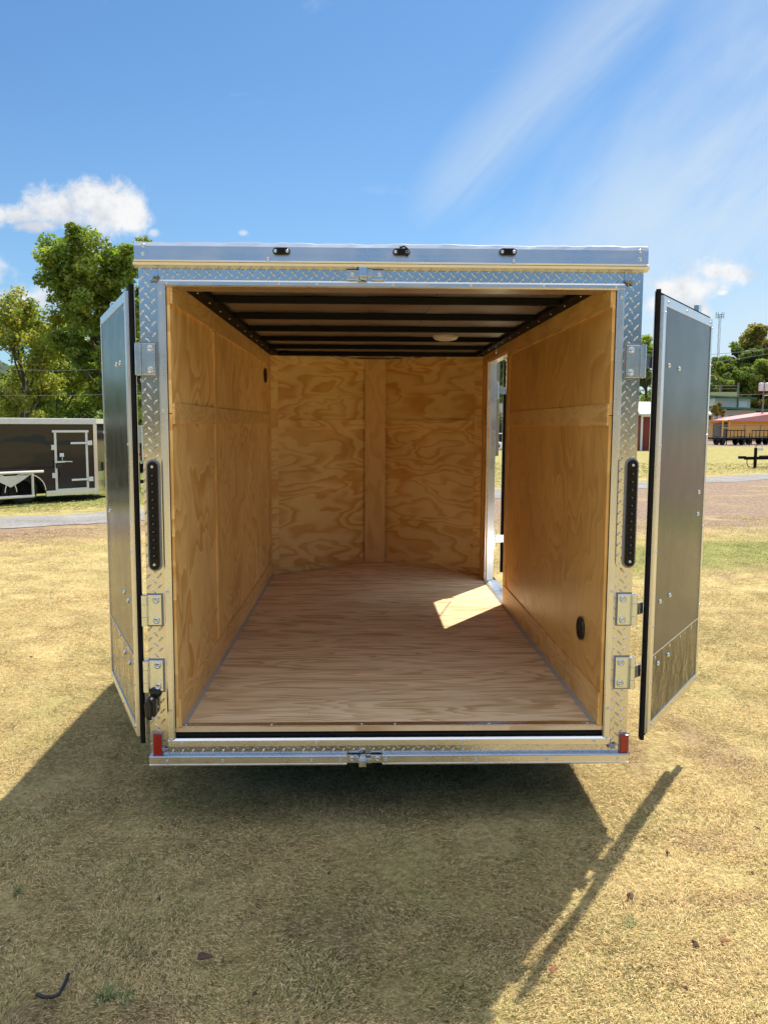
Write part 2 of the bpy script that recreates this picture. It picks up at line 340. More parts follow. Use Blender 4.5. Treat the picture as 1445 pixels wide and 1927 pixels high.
def ground_mat():
    m, N, b = mat('dry_lawn')
    co = N.n('ShaderNodeNewGeometry').outputs['Position']
    P = N.xyz(co); x, y = P[0], P[1]
    # signed distance in front (+) / beyond (-) of the gravel road, made uneven by noise
    yr = N.m('ADD', N.m('MULTIPLY', x, .68), 15.1)
    s = N.m('MULTIPLY', N.m('SUBTRACT', y, yr), .827)          # beyond the road > 0
    wob = N.m('MULTIPLY', N.m('SUBTRACT', N.noise(co, .35, 5, .6), .5), 1.6)
    wob2 = N.m('MULTIPLY', N.m('SUBTRACT', N.noise(co, 1.6, 6, .65), .5), 2.4)
    big = N.noise(co, .45, 4, .6); med = N.noise(co, 2.2, 6, .65); fin = N.noise(co, 34., 6, .7); fin2 = N.noise(co, 110., 4, .7)
    f = N.m('ADD', N.m('MULTIPLY', med, .45), N.m('MULTIPLY', fin, .55))
    straw = N.ramp(f, [(.30, (.11, .085, .040)), (.44, (.33, .25, .105)), (.56, (.57, .445, .205)), (.72, (.70, .555, .28))])
    green = N.ramp(f, [(.30, (.035, .055, .012)), (.48, (.13, .18, .035)), (.62, (.25, .30, .07)), (.8, (.42, .42, .14))])
    soil = N.ramp(N.m('ADD', N.m('MULTIPLY', N.noise(co, 5., 7, .7), .6), N.m('MULTIPLY', fin, .4)), [(.32, (.12, .07, .042)), (.5, (.29, .19, .12)), (.66, (.40, .285, .19))])
    # near lawn: mostly straw, thin green cast, a few bald patches
    ng = N.m('MULTIPLY', N.sm(N.m('ADD', N.m('MULTIPLY', big, .6), N.m('MULTIPLY', med, .4)), .52, .66), .45)
    gb = N.m('MULTIPLY', N.sm(N.m('ADD', N.m('ABSOLUTE', N.m('SUBTRACT', N.m('ADD', y, N.m('MULTIPLY', x, -.25)), 6.4)), N.m('MULTIPLY', wob2, .9)), .3, 2.0, 1., 0.), N.sm(x, 1.5, 3.5))
    ng = N.m('MAXIMUM', ng, N.m('MULTIPLY', gb, .75))
    near = N.mix(ng, straw, green)
    bald = bald_mask(N, co)
    near = N.mix(bald, near, soil)
    # beyond the road: green, yellowing next to the road on the left
    fg = N.sm(N.m('ADD', N.m('ADD', s, wob2), N.m('MULTIPLY', N.sm(x, -2., 10.), -1.)), 1.2, 3.6)
    far = N.mix(N.m('MULTIPLY', fg, N.sm(N.m('ADD', N.m('MULTIPLY', big, .5), N.m('MULTIPLY', med, .5)), .36, .56, .25, .85)), N.mix(.30, straw, green), N.mix(N.sm(x, -4., 8., .92, .5), straw, green))
    side = N.sm(s, -.6, .9)
    c = N.mix(side, near, far)
    # dirt strip in front of the road, much wider towards the right
    wd = N.m('ADD', 1.5, N.m('MULTIPLY', N.m('MAXIMUM', N.m('ADD', x, 3.), 0.), .58))
    t = N.m('ADD', N.m('ADD', s, 1.0), N.m('ADD', wob, wob2))
    dirt = N.m('MULTIPLY', N.sm(N.m('ADD', t, wd), -.8, .8), N.sm(s, .2, 1.2, 1., 0.))
    patch = N.sm(N.noise(N.vm('MULTIPLY', co, (.5, 1., 1)), 1.1, 5, .6), .52, .68, 1., .5)
    pebble = N.ramp(N.noise(co, 14., 7, .75), [(.33, (.07, .052, .04)), (.5, (.25, .19, .145)), (.62, (.42, .34, .265))])
    dcol = N.mix(N.sm(x, -2., 4.), N.mix(.25, soil, pebble), N.mix(.62, soil, pebble))
    c = N.mix(N.m('MULTIPLY', dirt, patch), c, dcol)
    # gravel yard far off on the right
    yard = N.m('MULTIPLY', N.sm(N.m('ADD', y, N.m('MULTIPLY', wob2, 2.)), 62., 68.), N.sm(x, 8., 16.))
    c = N.mix(N.m('MULTIPLY', yard, N.sm(y, 105., 125., 1., 0.)), c, pebble)
    setin(N, b, Base_Color=c, Roughness=.95, Specular_IOR_Level=.15)
    bp = N.n('ShaderNodeBump', ins={'Strength': .9, 'Distance': .03, 'Height': N.m('ADD', N.m('ADD', N.m('MULTIPLY', fin, .7), N.m('MULTIPLY', fin2, .3)), N.m('MULTIPLY', med, 1.))})
    N.nt.links.new(bp.outputs[0], b.inputs['Normal'])
    return m
M['ground'] = ground_mat()
gx = np.concatenate([[-1500, -400, -120, -50], np.linspace(-24, 24, 97), [50, 120, 400, 1500]])
gy = np.concatenate([[-1500, -400, -100, -30], np.linspace(-10, 30, 81), [50, 90, 160, 400, 1500]])
rng = np.random.default_rng(3)
GX, GY = np.meshgrid(gx, gy)
def relief(x, y):
    fall = np.clip((22-np.abs(x))/8, 0, 1)*np.clip((28-y)/8, 0, 1)*np.clip((y+9)/3, 0, 1)
    return fall*(.012*np.sin(x*1.3+.6*np.sin(y*.9))+.010*np.sin(y*1.7+x*.5)+.006*np.sin(x*3.7-y*2.9))-.006*0
GZ = relief(GX, GY)
V = np.stack([GX.ravel(), GY.ravel(), GZ.ravel()], 1)
nx = len(gx); ii = np.arange(len(gy)-1)[:, None]*nx+np.arange(nx-1)[None, :]
Fc = np.stack([ii, ii+1, ii+nx+1, ii+nx], -1).reshape(-1, 4)
g = np_mesh('ground', V, Fc, M['ground'], nper=4); g['kind'] = 'structure'
g.data.polygons.foreach_set('use_smooth', [True]*len(Fc))
# gravel road, ragged edges
def road_mat():
    m, N, b = mat('pale_gravel'); co = N.n('ShaderNodeNewGeometry').outputs['Position']
    f = N.m('ADD', N.m('MULTIPLY', N.noise(co, 18., 7, .75), .65), N.m('MULTIPLY', N.noise(co, 1.2, 4, .6), .35))
    c = N.ramp(f, [(.35, (.09, .085, .08)), (.48, (.21, .20, .19)), (.62, (.33, .32, .30))])
    setin(N, b, Base_Color=c, Roughness=.95)
    bp = N.n('ShaderNodeBump', ins={'Strength': .8, 'Distance': .02, 'Height': f}); N.nt.links.new(bp.outputs[0], b.inputs['Normal']); return m
M['gravel'] = road_mat()
vs = []; fs = []
xs = np.linspace(-30, 60, 721)
for i, x in enumerate(xs):
    yc = road_y(x)+.12*math.sin(x*.7); hw = 1.12
    e0 = hw+.10*math.sin(x*2.3)+random.Random(i).uniform(-.10, .10); e1 = hw+.10*math.sin(x*1.9+2)+random.Random(i+9999).uniform(-.10, .10)
    for k, t in enumerate((-e0, 0, e1)):
        yy = yc+t; vs.append((x, yy, float(relief(np.array(x), np.array(yy)))+.008+(.008 if k == 1 else 0)))
    if i: o = 3*i; fs += [(o-3, o, o+1, o-2), (o-2, o+1, o+2, o-1)]
mb = MB(); mb.add(vs, fs, True); rd = mb.build('gravel_road', M['gravel']); rd['kind'] = 'structure'

# ------------------------------------------------------------------ the cargo trailer
ZF, ZC = .44, 2.288        # floor, top of the wall lining
T = empty('cargo_trailer', (0, 0, 0), 0, 'open black enclosed cargo trailer with bare plywood interior and diamond plate rear frame', 'trailer')
# floor sheets
mb = MB(); gap = .0025
ys_ = [0.0, 1.22, 2.44, 3.55]
for a, b_ in zip(ys_[:-1], ys_[1:]): mb.box(-.905, .905, a+gap, b_-gap, ZF-.018, ZF)
mb.prism([(-.905, 3.55+gap), (.905, 3.55+gap), (0, 4.30)], ZF-.018, ZF, 'z')
mb.build('floor', M['ply_floor'], T)
mb = MB(); mb.box(-1.0, 1.0, .06, 3.6, .30, ZF-.022); mb.build('chassis_pan', M['blacksteel'], T)
mb = MB()
for s_ in (-1, 1): mb.prism([(s_*.858, ZF+.0005), (s_*.8835, ZF+.0005), (s_*.8835, ZF+.016), (s_*.874, ZF+.008)], .03, (3.53 if s_ < 0 else 2.36), 'y')
mb.build('caulk_bead', M['caulk'], T)
# left wall: recessed sheets and proud strips
def wall(name, boards, strips, m, ms, x0, sgn):
    mb = MB()
    for (a, b_, c, d) in boards: mb.box(*sorted((x0, x0+sgn*.012)), a+.0015, b_-.0015, c+.0015, d-.0015)
    o = mb.build(name, m, T)
    for (a, b_, c, d) in strips:
        mb = MB(); mb.box(*sorted((x0-sgn*(.010 if sgn < 0 else .007), x0)), a+.0025, b_-.0025, c+.0025, d-.0025)
        mb.build('batten', M['ply_vert_side'] if d-c > b_-a else ms, o, .001, 1)
    return o
Lw = wall('side_wall_lining', [(0, .99, ZF, 1.745), (.99, 3.56, ZF, 1.745), (0, .99, 1.745, ZC), (.99, 3.56, 1.745, ZC)],
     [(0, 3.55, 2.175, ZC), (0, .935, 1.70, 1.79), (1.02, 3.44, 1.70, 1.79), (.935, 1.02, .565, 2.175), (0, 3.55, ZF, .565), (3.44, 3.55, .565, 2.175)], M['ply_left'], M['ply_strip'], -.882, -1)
Rw = wall('side_wall_lining', [(0, 2.40, ZF, 1.745), (0, 2.40, 1.745, ZC), (3.27, 3.56, ZF, ZC), (2.402, 3.268, 2.20, ZC)],
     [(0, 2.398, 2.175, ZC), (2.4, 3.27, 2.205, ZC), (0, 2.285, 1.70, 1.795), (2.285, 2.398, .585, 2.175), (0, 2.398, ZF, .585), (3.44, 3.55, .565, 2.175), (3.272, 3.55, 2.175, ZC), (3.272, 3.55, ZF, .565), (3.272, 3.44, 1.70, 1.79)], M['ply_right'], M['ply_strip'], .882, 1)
# round vents cut in the walls
def vent(y, z, x, sgn, r):
    mb = MB(); mb.lathe([(r*1.12, 0), (r*1.12, .006), (r, .009), (r*.93, .004)], (x, y, z), (-sgn, 0, 0), 28); ring = mb.build('vent_ring', M['plastic'], T)
    mb = MB(); mb.lathe([(r*.95, .0035), (.001, .0035)], (x, y, z), (-sgn, 0, 0), 28)
    for k in range(-3, 4):
        h = math.sqrt(max(0, r*r-(k*r/4)**2))*.93
        mb.box(x-.002-.004, x+.002-.004 if sgn > 0 else x+.006, y-h, y+h, z+k*r/4-.003, z+k*r/4+.003)
    mb.build('louvre', M['hole'], ring)
vent(.309, .785, .8755, 1, .048); vent(3.19, 2.08, -.875, -1, .052)
# nose walls
def nose(sgn):
    A = Vector((sgn*.882, 3.55, 0)); B = Vector((0, 4.262, 0)); d = (B-A).normalized(); L = (B-A).length
    Mx = Matrix.Translation(A) @ Matrix.Rotation(math.atan2(d.y, d.x), 4, 'Z')     # local x runs along the wall
    s = 1 if sgn < 0 else -1          # which side is the room's
    mb = MB(); q = (0, .012) if sgn < 0 else (-.012, 0)
    for c, dd in ((ZF, 1.73), (1.73, ZC)): mb.box(0, L, *q, c+.001, dd-.001)
    o = mb.build('nose_wall_lining', M['ply_nose'], T); o.matrix_local = Mx
    mb = MB(); q = (-.011, 0) if sgn < 0 else (0, .011)
    for (a, b_, c, dd) in [(0, L, 2.20, ZC), (.075, L-.12, 1.655, 1.745), (0, .075, ZF+.05, 2.20), (L-.12, L, ZF+.05, 2.20), (0, L, ZF, ZF+.05)]:
        mb.box(a+.0015, b_-.0015, *q, c+.0015, dd-.0015)
    b_ = mb.build('batten', M['ply_nose'], o, .001, 1)
nose(-1); nose(1)
mb = MB(); mb.box(-.097, .088, 4.160, 4.168, ZF+.002, ZC-.001); mb.build('nose_centre_board', M['ply_vert'], T, .001, 1)
# roof: skin in three sheets, black bows and side rails
mb = MB()
for i, (a, b_) in enumerate(((-.99, -.10), (-.10, .22), (.22, .99))):
    mb.box(a+.001, b_-.001, .02, 3.6, 2.292+.002*(i % 2), 2.298)
mb.prism([(-.99, 3.602), (.99, 3.602), (0, 4.38)], 2.292, 2.298, 'z')
mb.build('roof_skin', M['roofskin'], T)
bows = []
for k in range(6):
    mb = MB(); y = .57+.585*k
    n_ = 10; pts = []
    mb.prism([(y-.026, 2.2905), (y-.018, 2.262), (y+.018, 2.262), (y+.026, 2.2905)], -.80, .80, 'x')
    o = mb.build('roof_bow', M['blacksteel'], T, .003)
mb = MB(); mb.box(-.80, .80, 3.50, 3.56, 2.262, 2.290); mb.box(-.78, -.70, 3.42, 3.49, 2.268, 2.289); o = mb.build('roof_bow', M['blacksteel'], T, .003)
for s_ in (-1, 1):
    mb = MB(); mb.box(*sorted((s_*.801, s_*.871)), .062, 3.56, 2.264, 2.2905); o = mb.build('roof_rail', M['blacksteel'], T, .004)
    for k in range(12):
        mb2 = MB(); mb2.lathe([(.005, 0), (.004, .003), (.001, .004)], (s_*.83, .3+.29*k, 2.264), (0, 0, -1), 8); mb2.build('screw', M['zinc'], o)
# wiring along the nose
mb = MB()
mb.tube([(-.62+.04*i, 3.62+.012*i, 2.268+.008*math.sin(i*1.3)) for i in range(12)], .004, 6); mb.tube([(.12+.05*i, 3.70-.01*i, 2.268+.010*math.sin(i*1.7)) for i in range(12)], .004, 6)
mb.tube([(-.19, 3.754, 2.27), (-.05, 3.76, 2.30), (.12, 3.70, 2.268)], .004, 6); mb.build('wiring', M['whiteplastic'], T)
# dome lamp
mb = MB(); mb.lathe([(.085, 0), (.085, .012), (.07, .026), (.04, .034), (.001, .036)], (.43, 2.20, 2.2915), (0, 0, -1), 28); dl = mb.build('dome_lamp', M['whiteplastic'], T)
# outer skin: left, right (with doorway), nose, roof edge
mb = MB()
mb.box(-.945, -.92, .062, 3.6, .33, 2.38); mb.box(.92, .945, .062, 2.372, .33, 2.38); mb.box(.92, .945, 3.301, 3.6, .33, 2.38); mb.box(.92, .945, 2.372, 3.301, 2.22, 2.38); mb.box(.92, .945, 2.372, 3.301, .33, .42)
for s_ in (-1, 1): mb.prism([(s_*.945, 3.602), (0, 4.40), (0, 4.37), (s_*.92, 3.602)], .33, 2.38, 'z')
mb.build('outer_skin', M['blackpaint'], T)
for s_ in (-1, 1):
    for za, zb in ((2.30, 2.40), (.30, .36)): mb = MB(); mb.box(*sorted((s_*.946, s_*.957)), .065, 3.6, za, zb); mb.build('edge_moulding', M['alu'], T, .003)
mb = MB(); mb.box(-1.0, 1.0, .02, 3.60, 2.382, 2.396); mb.prism([(-1.0, 3.602), (1.0, 3.602), (0, 4.41)], 2.382, 2.396, 'z'); mb.build('roof_top', M['alu'], T)

# diamond tread sheets
def tread_sheet(x0, x1, z0, z1, y=0., th=.04, sp=.044, seed=0):
    mb = MB(); mb.box(x0, x1, y, y+th, z0, z1)
    rnd = random.Random(seed)
    i = 0; z = z0+sp*.25
    while z < z1-.003:
        j = 0; x = x0+sp*(.22 if i % 2 == 0 else .72)
        while x < x1-.003:
            a = R(48 if i % 2 == 0 else -48)+rnd.uniform(-.04, .04)
            L, W, H = .0170, .0036, .0019
            ca, sa = math.cos(a), math.sin(a)
            pts = [(-L, 0, 0), (-L*.4, -W, 0), (L*.4, -W, 0), (L, 0, 0), (L*.4, W, 0), (-L*.4, W, 0), (-L*.55, 0, H), (L*.55, 0, H), (0, -W*.45, H), (0, W*.45, H)]
            vs = []
            for (u, v, h) in pts:
                xx = x+u*ca-v*sa; zz = z+u*sa+v*ca
                xx = min(max(xx, x0+.001), x1-.001); zz = min(max(zz, z0+.001), z1-.001)
                vs.append((xx, y-h, zz))
            mb.add(vs, [(0, 1, 6), (1, 8, 6), (1, 2, 8), (2, 7, 8), (2, 3, 7), (3, 4, 7), (4, 9, 7), (4, 5, 9), (5, 6, 9), (5, 0, 6), (6, 8, 7, 9)])
            x += sp; j += 1
        z += sp*.5; i += 1
    return mb
def screws(lst, parent, r=.0065, m=None, ydir=(0, -1, 0), name='screw'):
    src = None
    for p in lst:
        if src is None:
            mb = MB(); mb.lathe([(r, 0), (r*.95, r*.35), (r*.6, r*.55), (r*.55, r*.4), (.0005, r*.4)], (0, 0, 0), ydir, 14)
            src = mb.build(name, m or M['zinc'], parent); src.location = p
        else: child_copy(src, parent, p)
for s_ in (-1, 1):
    mb = tread_sheet(*sorted((s_*.926, s_*1.002)), .326, 2.3295, 0, .06, seed=5+s_); mb.build('corner_post', M['tread'], T)
mb = tread_sheet(-.925, .925, 2.264, 2.329, .0, .06, sp=.042, seed=2); mb.build('rear_header_plate', M['tread'], T)
mb = tread_sheet(-.925, .925, .327, .364, .0, .06, sp=.042, seed=3); mb.build('rear_sill_plate', M['tread'], T)
# opening trim
for s_ in (-1, 1):
    mb = MB(); mb.prism([(s_*.929, -.004), (s_*.929, .001), (s_*.903, .001), (s_*.903, .12), (s_*.897, .12), (s_*.897, -.004), (s_*.903, -.008), (s_*.922, -.008)][::s_], .366, 2.266, 'z')
    o = mb.build('side_trim', M['alu_v'], T, .001)
    screws([(s_*.915, -.008, z) for z in (2.215, 1.755, 1.02, .52, .392)], o)
mb = MB(); mb.prism([(-.001, 2.269), (-.006, 2.269), (-.009, 2.262), (-.009, 2.249), (-.004, 2.243), (.12, 2.243), (.12, 2.25), (-.001, 2.25)], -.927, .927, 'x')
o = mb.build('header_trim', M['alu'], T, .001); screws([(x, -.009, 2.256) for x in (-.89, -.45, -.30, .0, .31, .60, .89)], o)
mb = MB(); mb.prism([(-.001, .363), (-.010, .363), (-.010, .388), (-.002, .396), (.010, .396), (.010, .375)], -.927, .927, 'x')
o = mb.build('sill_trim', M['alu'], T, .001); screws([(x, -.010, .378) for x in (-.87, -.31, .30, .86)], o)
mb = MB(); mb.box(-.897, .897, .012, .055, .390, .4155); mb.tube([(-.89, .016, .405), (.89, .016, .405)], .009, 10); mb.build('sill_gasket', M['rubber'], T)
mb = MB(); mb.prism([(.012, .418), (.012, .4435), (.052, .4435), (.052, .4395), (.017, .418)], -.897, .897, 'x'); mb.box(-.897, .897, .017, .06, .416, .4385)
o = mb.build('threshold', M['alu'], T); screws([(x, .03, .4435) for x in (-.86, -.5, -.12, .02, .42, .84)], o, .006, ydir=(0, 0, 1))
# bumper
mb = MB()
for a, b_ in ((-1.004, -.183), (-.034, 1.004)):
    mb.prism([(.0, .284), (-.022, .284), (-.024, .289), (-.019, .292), (-.019, .318), (-.024, .322), (-.022, .3265), (.0, .3265)], a, b_, 'x')
mb.box(-.183, -.034, -.004, .02, .286, .324)
o = mb.build('rear_bumper', M['alu'], T); screws([(x, -.019, .305) for x in (-.93, -.70, -.33, -.21, -.02, .36, .66, .96)], o)
# roof cap over the rear header, slightly dented top edge, golden lip below
mb = MB(); n_ = 60; prof = [(-.012, 2.331), (-.030, 2.333), (-.032, 2.338), (-.022, 2.342), (-.020, 2.395), (-.017, 2.409), (-.004, 2.413), (.03, 2.414), (.03, 2.331)]
vs = []; fs = []; k_ = len(prof)
for i in range(n_+1):
    x = -1.012+2.024*i/n_
    for j, (yy, zz) in enumerate(prof):
        dz = .0012*math.sin(x*9)+.0012*math.sin(x*31+1)+.001*math.sin(x*67) if j in (5, 6, 7) else 0
        vs.append((x, yy, zz+dz))
for i in range(n_):
    for j in range(k_): fs.append((i*k_+j, i*k_+(j+1) % k_, (i+1)*k_+(j+1) % k_, (i+1)*k_+j))
fs += [list(range(k_)), [n_*k_+j for j in range(k_)][::-1]]
mb.add(vs, fs); o = mb.build('roof_cap', M['alu'], T)
screws([(-.975, -.021, 2.395), (-.977, -.021, 2.362), (.977, -.021, 2.392), (.979, -.021, 2.360), (-.49, -.022, 2.348), (.475, -.022, 2.35)], o, .0085)
mb = MB(); mb.prism([(-.002, 2.316), (-.006, 2.312), (-.034, 2.320), (-.036, 2.330), (.0, 2.330)], -1.014, 1.014, 'x'); o = mb.build('drip_rail', M['alu'], T)
# clearance lamps on the cap
cls = []
for px in (530, 755, 955):
    p = at(px, 473.5 if px < 600 else 475, -.02)
    mb = MB(); n2 = 12; a, b_ = .034, .0145
    outl = [(p.x+(a-b_)*(1 if math.cos(q) > 0 else -1)+b_*math.cos(q), p.z+b_*math.sin(q)) for q in [2*math.pi*(i+.5)/24 for i in range(24)]]
    mb.prism(outl, p.y-.012, p.y-.001, 'y'); o = mb.build('clearance_lamp', M['plastic'], T, .002)
    mb = MB(); mb.box(p.x-.012, p.x+.012, p.y-.020, p.y-.012, p.z-.012, p.z+.012); mb.build('lens', M['lens'], o, .003)
    mb = MB()
    for dx in (-.019, .019): pass
    screws([(p.x-.023, p.y-.012, p.z), (p.x+.023, p.y-.012, p.z)], o, .007)
p = at(766, 470, -.02); mb = MB(); mb.tube([(p.x-.03, -.030, p.z+.006), (p.x-.012, -.034, p.z+.010), (p.x, -.032, p.z+.002), (p.x+.001, -.034, p.z-.012), (p.x-.002, -.030, p.z-.026)], .0035, 6); mb.build('torn_sealant', M['rubber'], T)
# tail lamp bars
def tail(px0, pyt, pyb):
    a = at(px0[0], pyt, -.008); b_ = at(px0[1], pyb, -.008); x = (a.x+b_.x)/2; z1, z0 = a.z, b_.z
    def caps(hw, e):
        c = []
        for i in range(13): q = math.pi*i/12; c.append((x+hw*math.cos(q), z1-hw+e+hw*math.sin(q)))
        for i in range(13): q = math.pi+math.pi*i/12; c.append((x+hw*math.cos(q), z0+hw-e+hw*math.sin(q)))
        return c
    mb = MB(); mb.prism(caps(.029, .008), -.004, .001, 'y'); tl = mb.build('tail_lamp', M['sealant'], T, .002)
    mb = MB(); mb.prism(caps(.0205, 0), -.020, -.004, 'y'); ls = mb.build('lens', M['lens'], tl, .006, 3)
    n3 = 11; zs = [z1-.058-(z1-z0-.116)*i/(n3-1) for i in range(n3)]
    src = None
    for zz in zs:
        if src is None:
            mb = MB(); mb.lathe([(.0150, 0), (.0150, .0015), (.0125, .0015), (.0125, .0002), (.006, .0002), (.006, .002), (.002, .004), (.0003, .004)], (0, 0, 0), (0, -1, 0), 20); src = mb.build('lamp_element', M['lens'], tl); src.location = (x, -.0202, zz)
        else: child_copy(src, tl, (x, -.0202, zz))
    mb = MB()
    src = None
    for zz in zs:
        if src is None: mb.lathe([(.0032, 0), (.0018, .002), (.0003, .0025)], (0, 0, 0), (0, -1, 0), 8); src = mb.build('bulb', M['led'], tl); src.location = (x, -.0242, zz)
        else: child_copy(src, tl, (x, -.0242, zz))
    screws([(x, -.020, z1-.022), (x, -.020, z0+.022)], tl, .006)
tail((288.5, 291.5), 868, 1072); tail((1189.5, 1182.5), 865, 1066)
# hinges
def hinge(s_, pyt, pyb, pxe, door_pt, ddir, dn):
    zc = (at(pxe, pyt, -.01).z+at(pxe, pyb, -.01).z)/2; hh = (at(pxe, pyt, -.01).z-at(pxe, pyb, -.01).z)/2
    xk = s_*1.008
    mb = MB(); mb.box(*sorted((s_*.934, s_*1.000)), -.0025, .0, zc-hh-.006, zc+hh+.006); h = mb.build('door_hinge', M['sealant'], T, .002)
    mb = MB(); mb.box(*sorted((s_*.941, s_*.998)), -.0095, -.0026, zc-hh, zc+hh); mb.build('hinge_plate', M['zinc'], h, .002)
    mb = MB()
    for a, b_ in ((-hh, -hh*.42), (-hh*.40, hh*.40), (hh*.42, hh)): mb.tube([(xk, -.014, zc+a), (xk, -.014, zc+b_)], .0135, 16)
    mb.tube([(xk, -.014, zc-hh*1.03), (xk, -.014, zc+hh*1.03)], .006, 12)
    mb.build('knuckle', M['zinc'], h)
    screws([(s_*.962, -.0095, zc+hh*.68), (s_*.962, -.0095, zc-hh*.68)], h, .0145, name='bolt')
    # strap: from the knuckle to the door's outer face, then along it
    P0 = Vector((xk, -.012, 0)); P1 = Vector(door_pt)+Vector(ddir)*.015-Vector(dn)*.036; P2 = P1+Vector(ddir)*.27
    mb = MB()
    for A, B in ((P0, P1), (P1, P2)):
        t = (B-A).normalized(); q = Vector((-t.y, t.x, 0))*.003
        h2 = hh*.38
        vs = [A-q, B-q, B+q, A+q]; mb.add([Vector((v.x, v.y, zc-h2)) for v in vs]+[Vector((v.x, v.y, zc+h2)) for v in vs], [(0, 1, 2, 3), (7, 6, 5, 4), (0, 4, 5, 1), (1, 5, 6, 2), (2, 6, 7, 3), (3, 7, 4, 0)])
    mb.build('hinge_strap', M['zinc'], h)
    return zc
# rear doors: local x runs from the hinge edge along the door, local y = lined face side (towards -y local)
ZB, ZT = .405, 2.225
def rear_door(s_, near, far, bolts, far_bolts, split_near, label):
    near = Vector((*near, 0)); far = Vector((*far, 0)); d = (far-near).normalized(); Wd = (far-near).length
    n = Vector((d.y, -d.x, 0))*s_                # lined face normal
    Mx = Matrix(((d.x, n.x, 0, near.x), (d.y, n.y, 0, near.y), (0, 0, 1, 0), (0, 0, 0, 1)))   # x along door, y out of the lining
    D = empty('rear_door', (0, 0, 0), 0); D.parent = T; D.matrix_local = Mx; D['label'] = label
    mb = MB(); mb.box(.004, Wd-.002, -.026, -.006, ZB+.004, ZT-.004); mb.build('door_core', M['blackpaint'], D, .002)
    # lining sheets
    mb = MB(); mb.box(.03, Wd-.025, -.006, .0, .735, ZT-.03); mb.build('lining_sheet', M['panel'], D)
    mb = MB(); mb.box(.03, Wd-.025, -.006, -.0008, ZB+.03, .733); kp = mb.build('kick_panel', M['mirror'], D)
    mb = MB(); fw = .042
    mb.box(0, fw, -.006, .0035, ZB, ZT); mb.box(Wd-.030, Wd, -.006, .0035, ZB, ZT)
    mb.box(fw, Wd-.030, -.006, .0030, ZT-.038, ZT); mb.box(fw, Wd-.030, -.006, .0030, ZB, ZB+.038)
    mb.box(-.001, .003, -.010, -.006, ZB, ZT)
    fr = mb.build('door_frame', M['alu_v'], D, .001)
    mb = MB(); mb.box(.034, Wd-.03, .0, .0025, .731, .7365); mb.build('joint_strip', M['alu'], D)
    # black bulb gasket round the edge
    mb = MB(); mb.prism([(.003, -.0105), (-.003, -.0105), (-.008, -.014), (-.008, -.024), (-.004, -.0295), (.0035, -.0295)], ZB-.030, ZT+.026, 'z')
    mb.box(.0045, Wd-.0015, -.028, -.012, ZT-.003, ZT+.014); mb.box(.0045, Wd-.0015, -.028, -.012, ZB-.014, ZB+.003); mb.box(Wd-.001, Wd+.008, -.028, -.012, ZB-.014, ZT+.014)
    mb.build('gasket', M['rubber'], D)
    mb = MB(); mb.box(-.009, Wd, -.0325, -.030, ZB-.022, ZT+.018); mb.build('outer_flange', M['alu_v'], D)
    sc = [(fw-.008, .0035, z) for z in (2.16, 1.62, 1.18, .86, .62, .44)]+[(Wd-.014, .0035, z) for z in (2.18, 2.0, 1.66, 1.2, .8, .5)]
    sc += [(x, .003, ZT-.02) for x in (.07, .38, Wd-.05)]+[(x, .003, ZB+.019) for x in (.07, .40, Wd-.05)]
    screws(sc, fr, .0065, ydir=(0, 1, 0))
    screws([(x, -.0005, .715) for x in (.09, .33, .52, .74)], kp, .0065, ydir=(0, 1, 0), name='rivet')
    def onplane(px, py):       # sight line of a bolt seen in the photo, met with this door's face
        r = Vector(ray(px, py)); t = (near-CAM).dot(n)/r.dot(n); p = CAM+r*t
        return (p-near).dot(d), p.z
    bl = [(*onplane(*q),) for q in bolts]
    src = None
    for (u, z) in bl:
        if src is None:
            mb = MB(); mb.lathe([(.0115, 0), (.011, .003), (.008, .006), (.004, .0075), (.0005, .008)], (0, 0, 0), (0, 1, 0), 12); src = mb.build('bolt', M['zinc'], D); src.location = (u, .0, z)
        else: child_copy(src, D, (u, 0, z))
    # cam bar with brackets on the outer face
    mb = MB(); mb.tube([(Wd-.12, -.0465, ZB-.02), (Wd-.12, -.0465, ZT+.05)], .0125, 12); mb.build('lock_bar', M['zinc'], D)
    for z in (ZB+.12, 1.05, ZT-.12):
        mb = MB(); mb.box(Wd-.17, Wd-.07, -.037, -.033, z-.03, z+.03); mb.box(Wd-.14, Wd-.10, -.060, -.037, z-.016, z+.016); mb.build('bar_bracket', M['zinc'], D, .003)
    mb = MB(); mb.box(Wd-.14, Wd-.085, -.058, -.034, ZT+.02, ZT+.06); mb.build('cam_keeper', M['zinc'], D, .003)
    return near, d, n
nr, dr, nn = rear_door(1, (1.086, .0), (1.600, .745), [(1258, 688), (1277, 694), (1241, 1132), (1259, 1120), (1237, 1248), (1256, 1232), (1314, 926), (1312, 967)], 0, 0, 'right rear door folded back, dark satin lining with a mirror-like kick panel')
nl, dl_, nn2 = rear_door(-1, (-1.053, .0), (-1.412, .845), [(220, 686), (227, 683), (234.5, 1114), (242, 1130), (236, 1227), (244.5, 1247), (208, 961)], 0, 0, 'left rear door folded back, bright satin lining')
for s_, hs, e, dp, dd, n_ in ((1, ((649, 711), (1118, 1176), (1237, 1295)), 1195, nr, dr, nn), (-1, ((646, 706), (1120, 1177), (1243, 1301)), 280, nl, dl_, nn2)):
    for a, b_ in hs: hinge(s_, a, b_, e, dp, dd, n_)
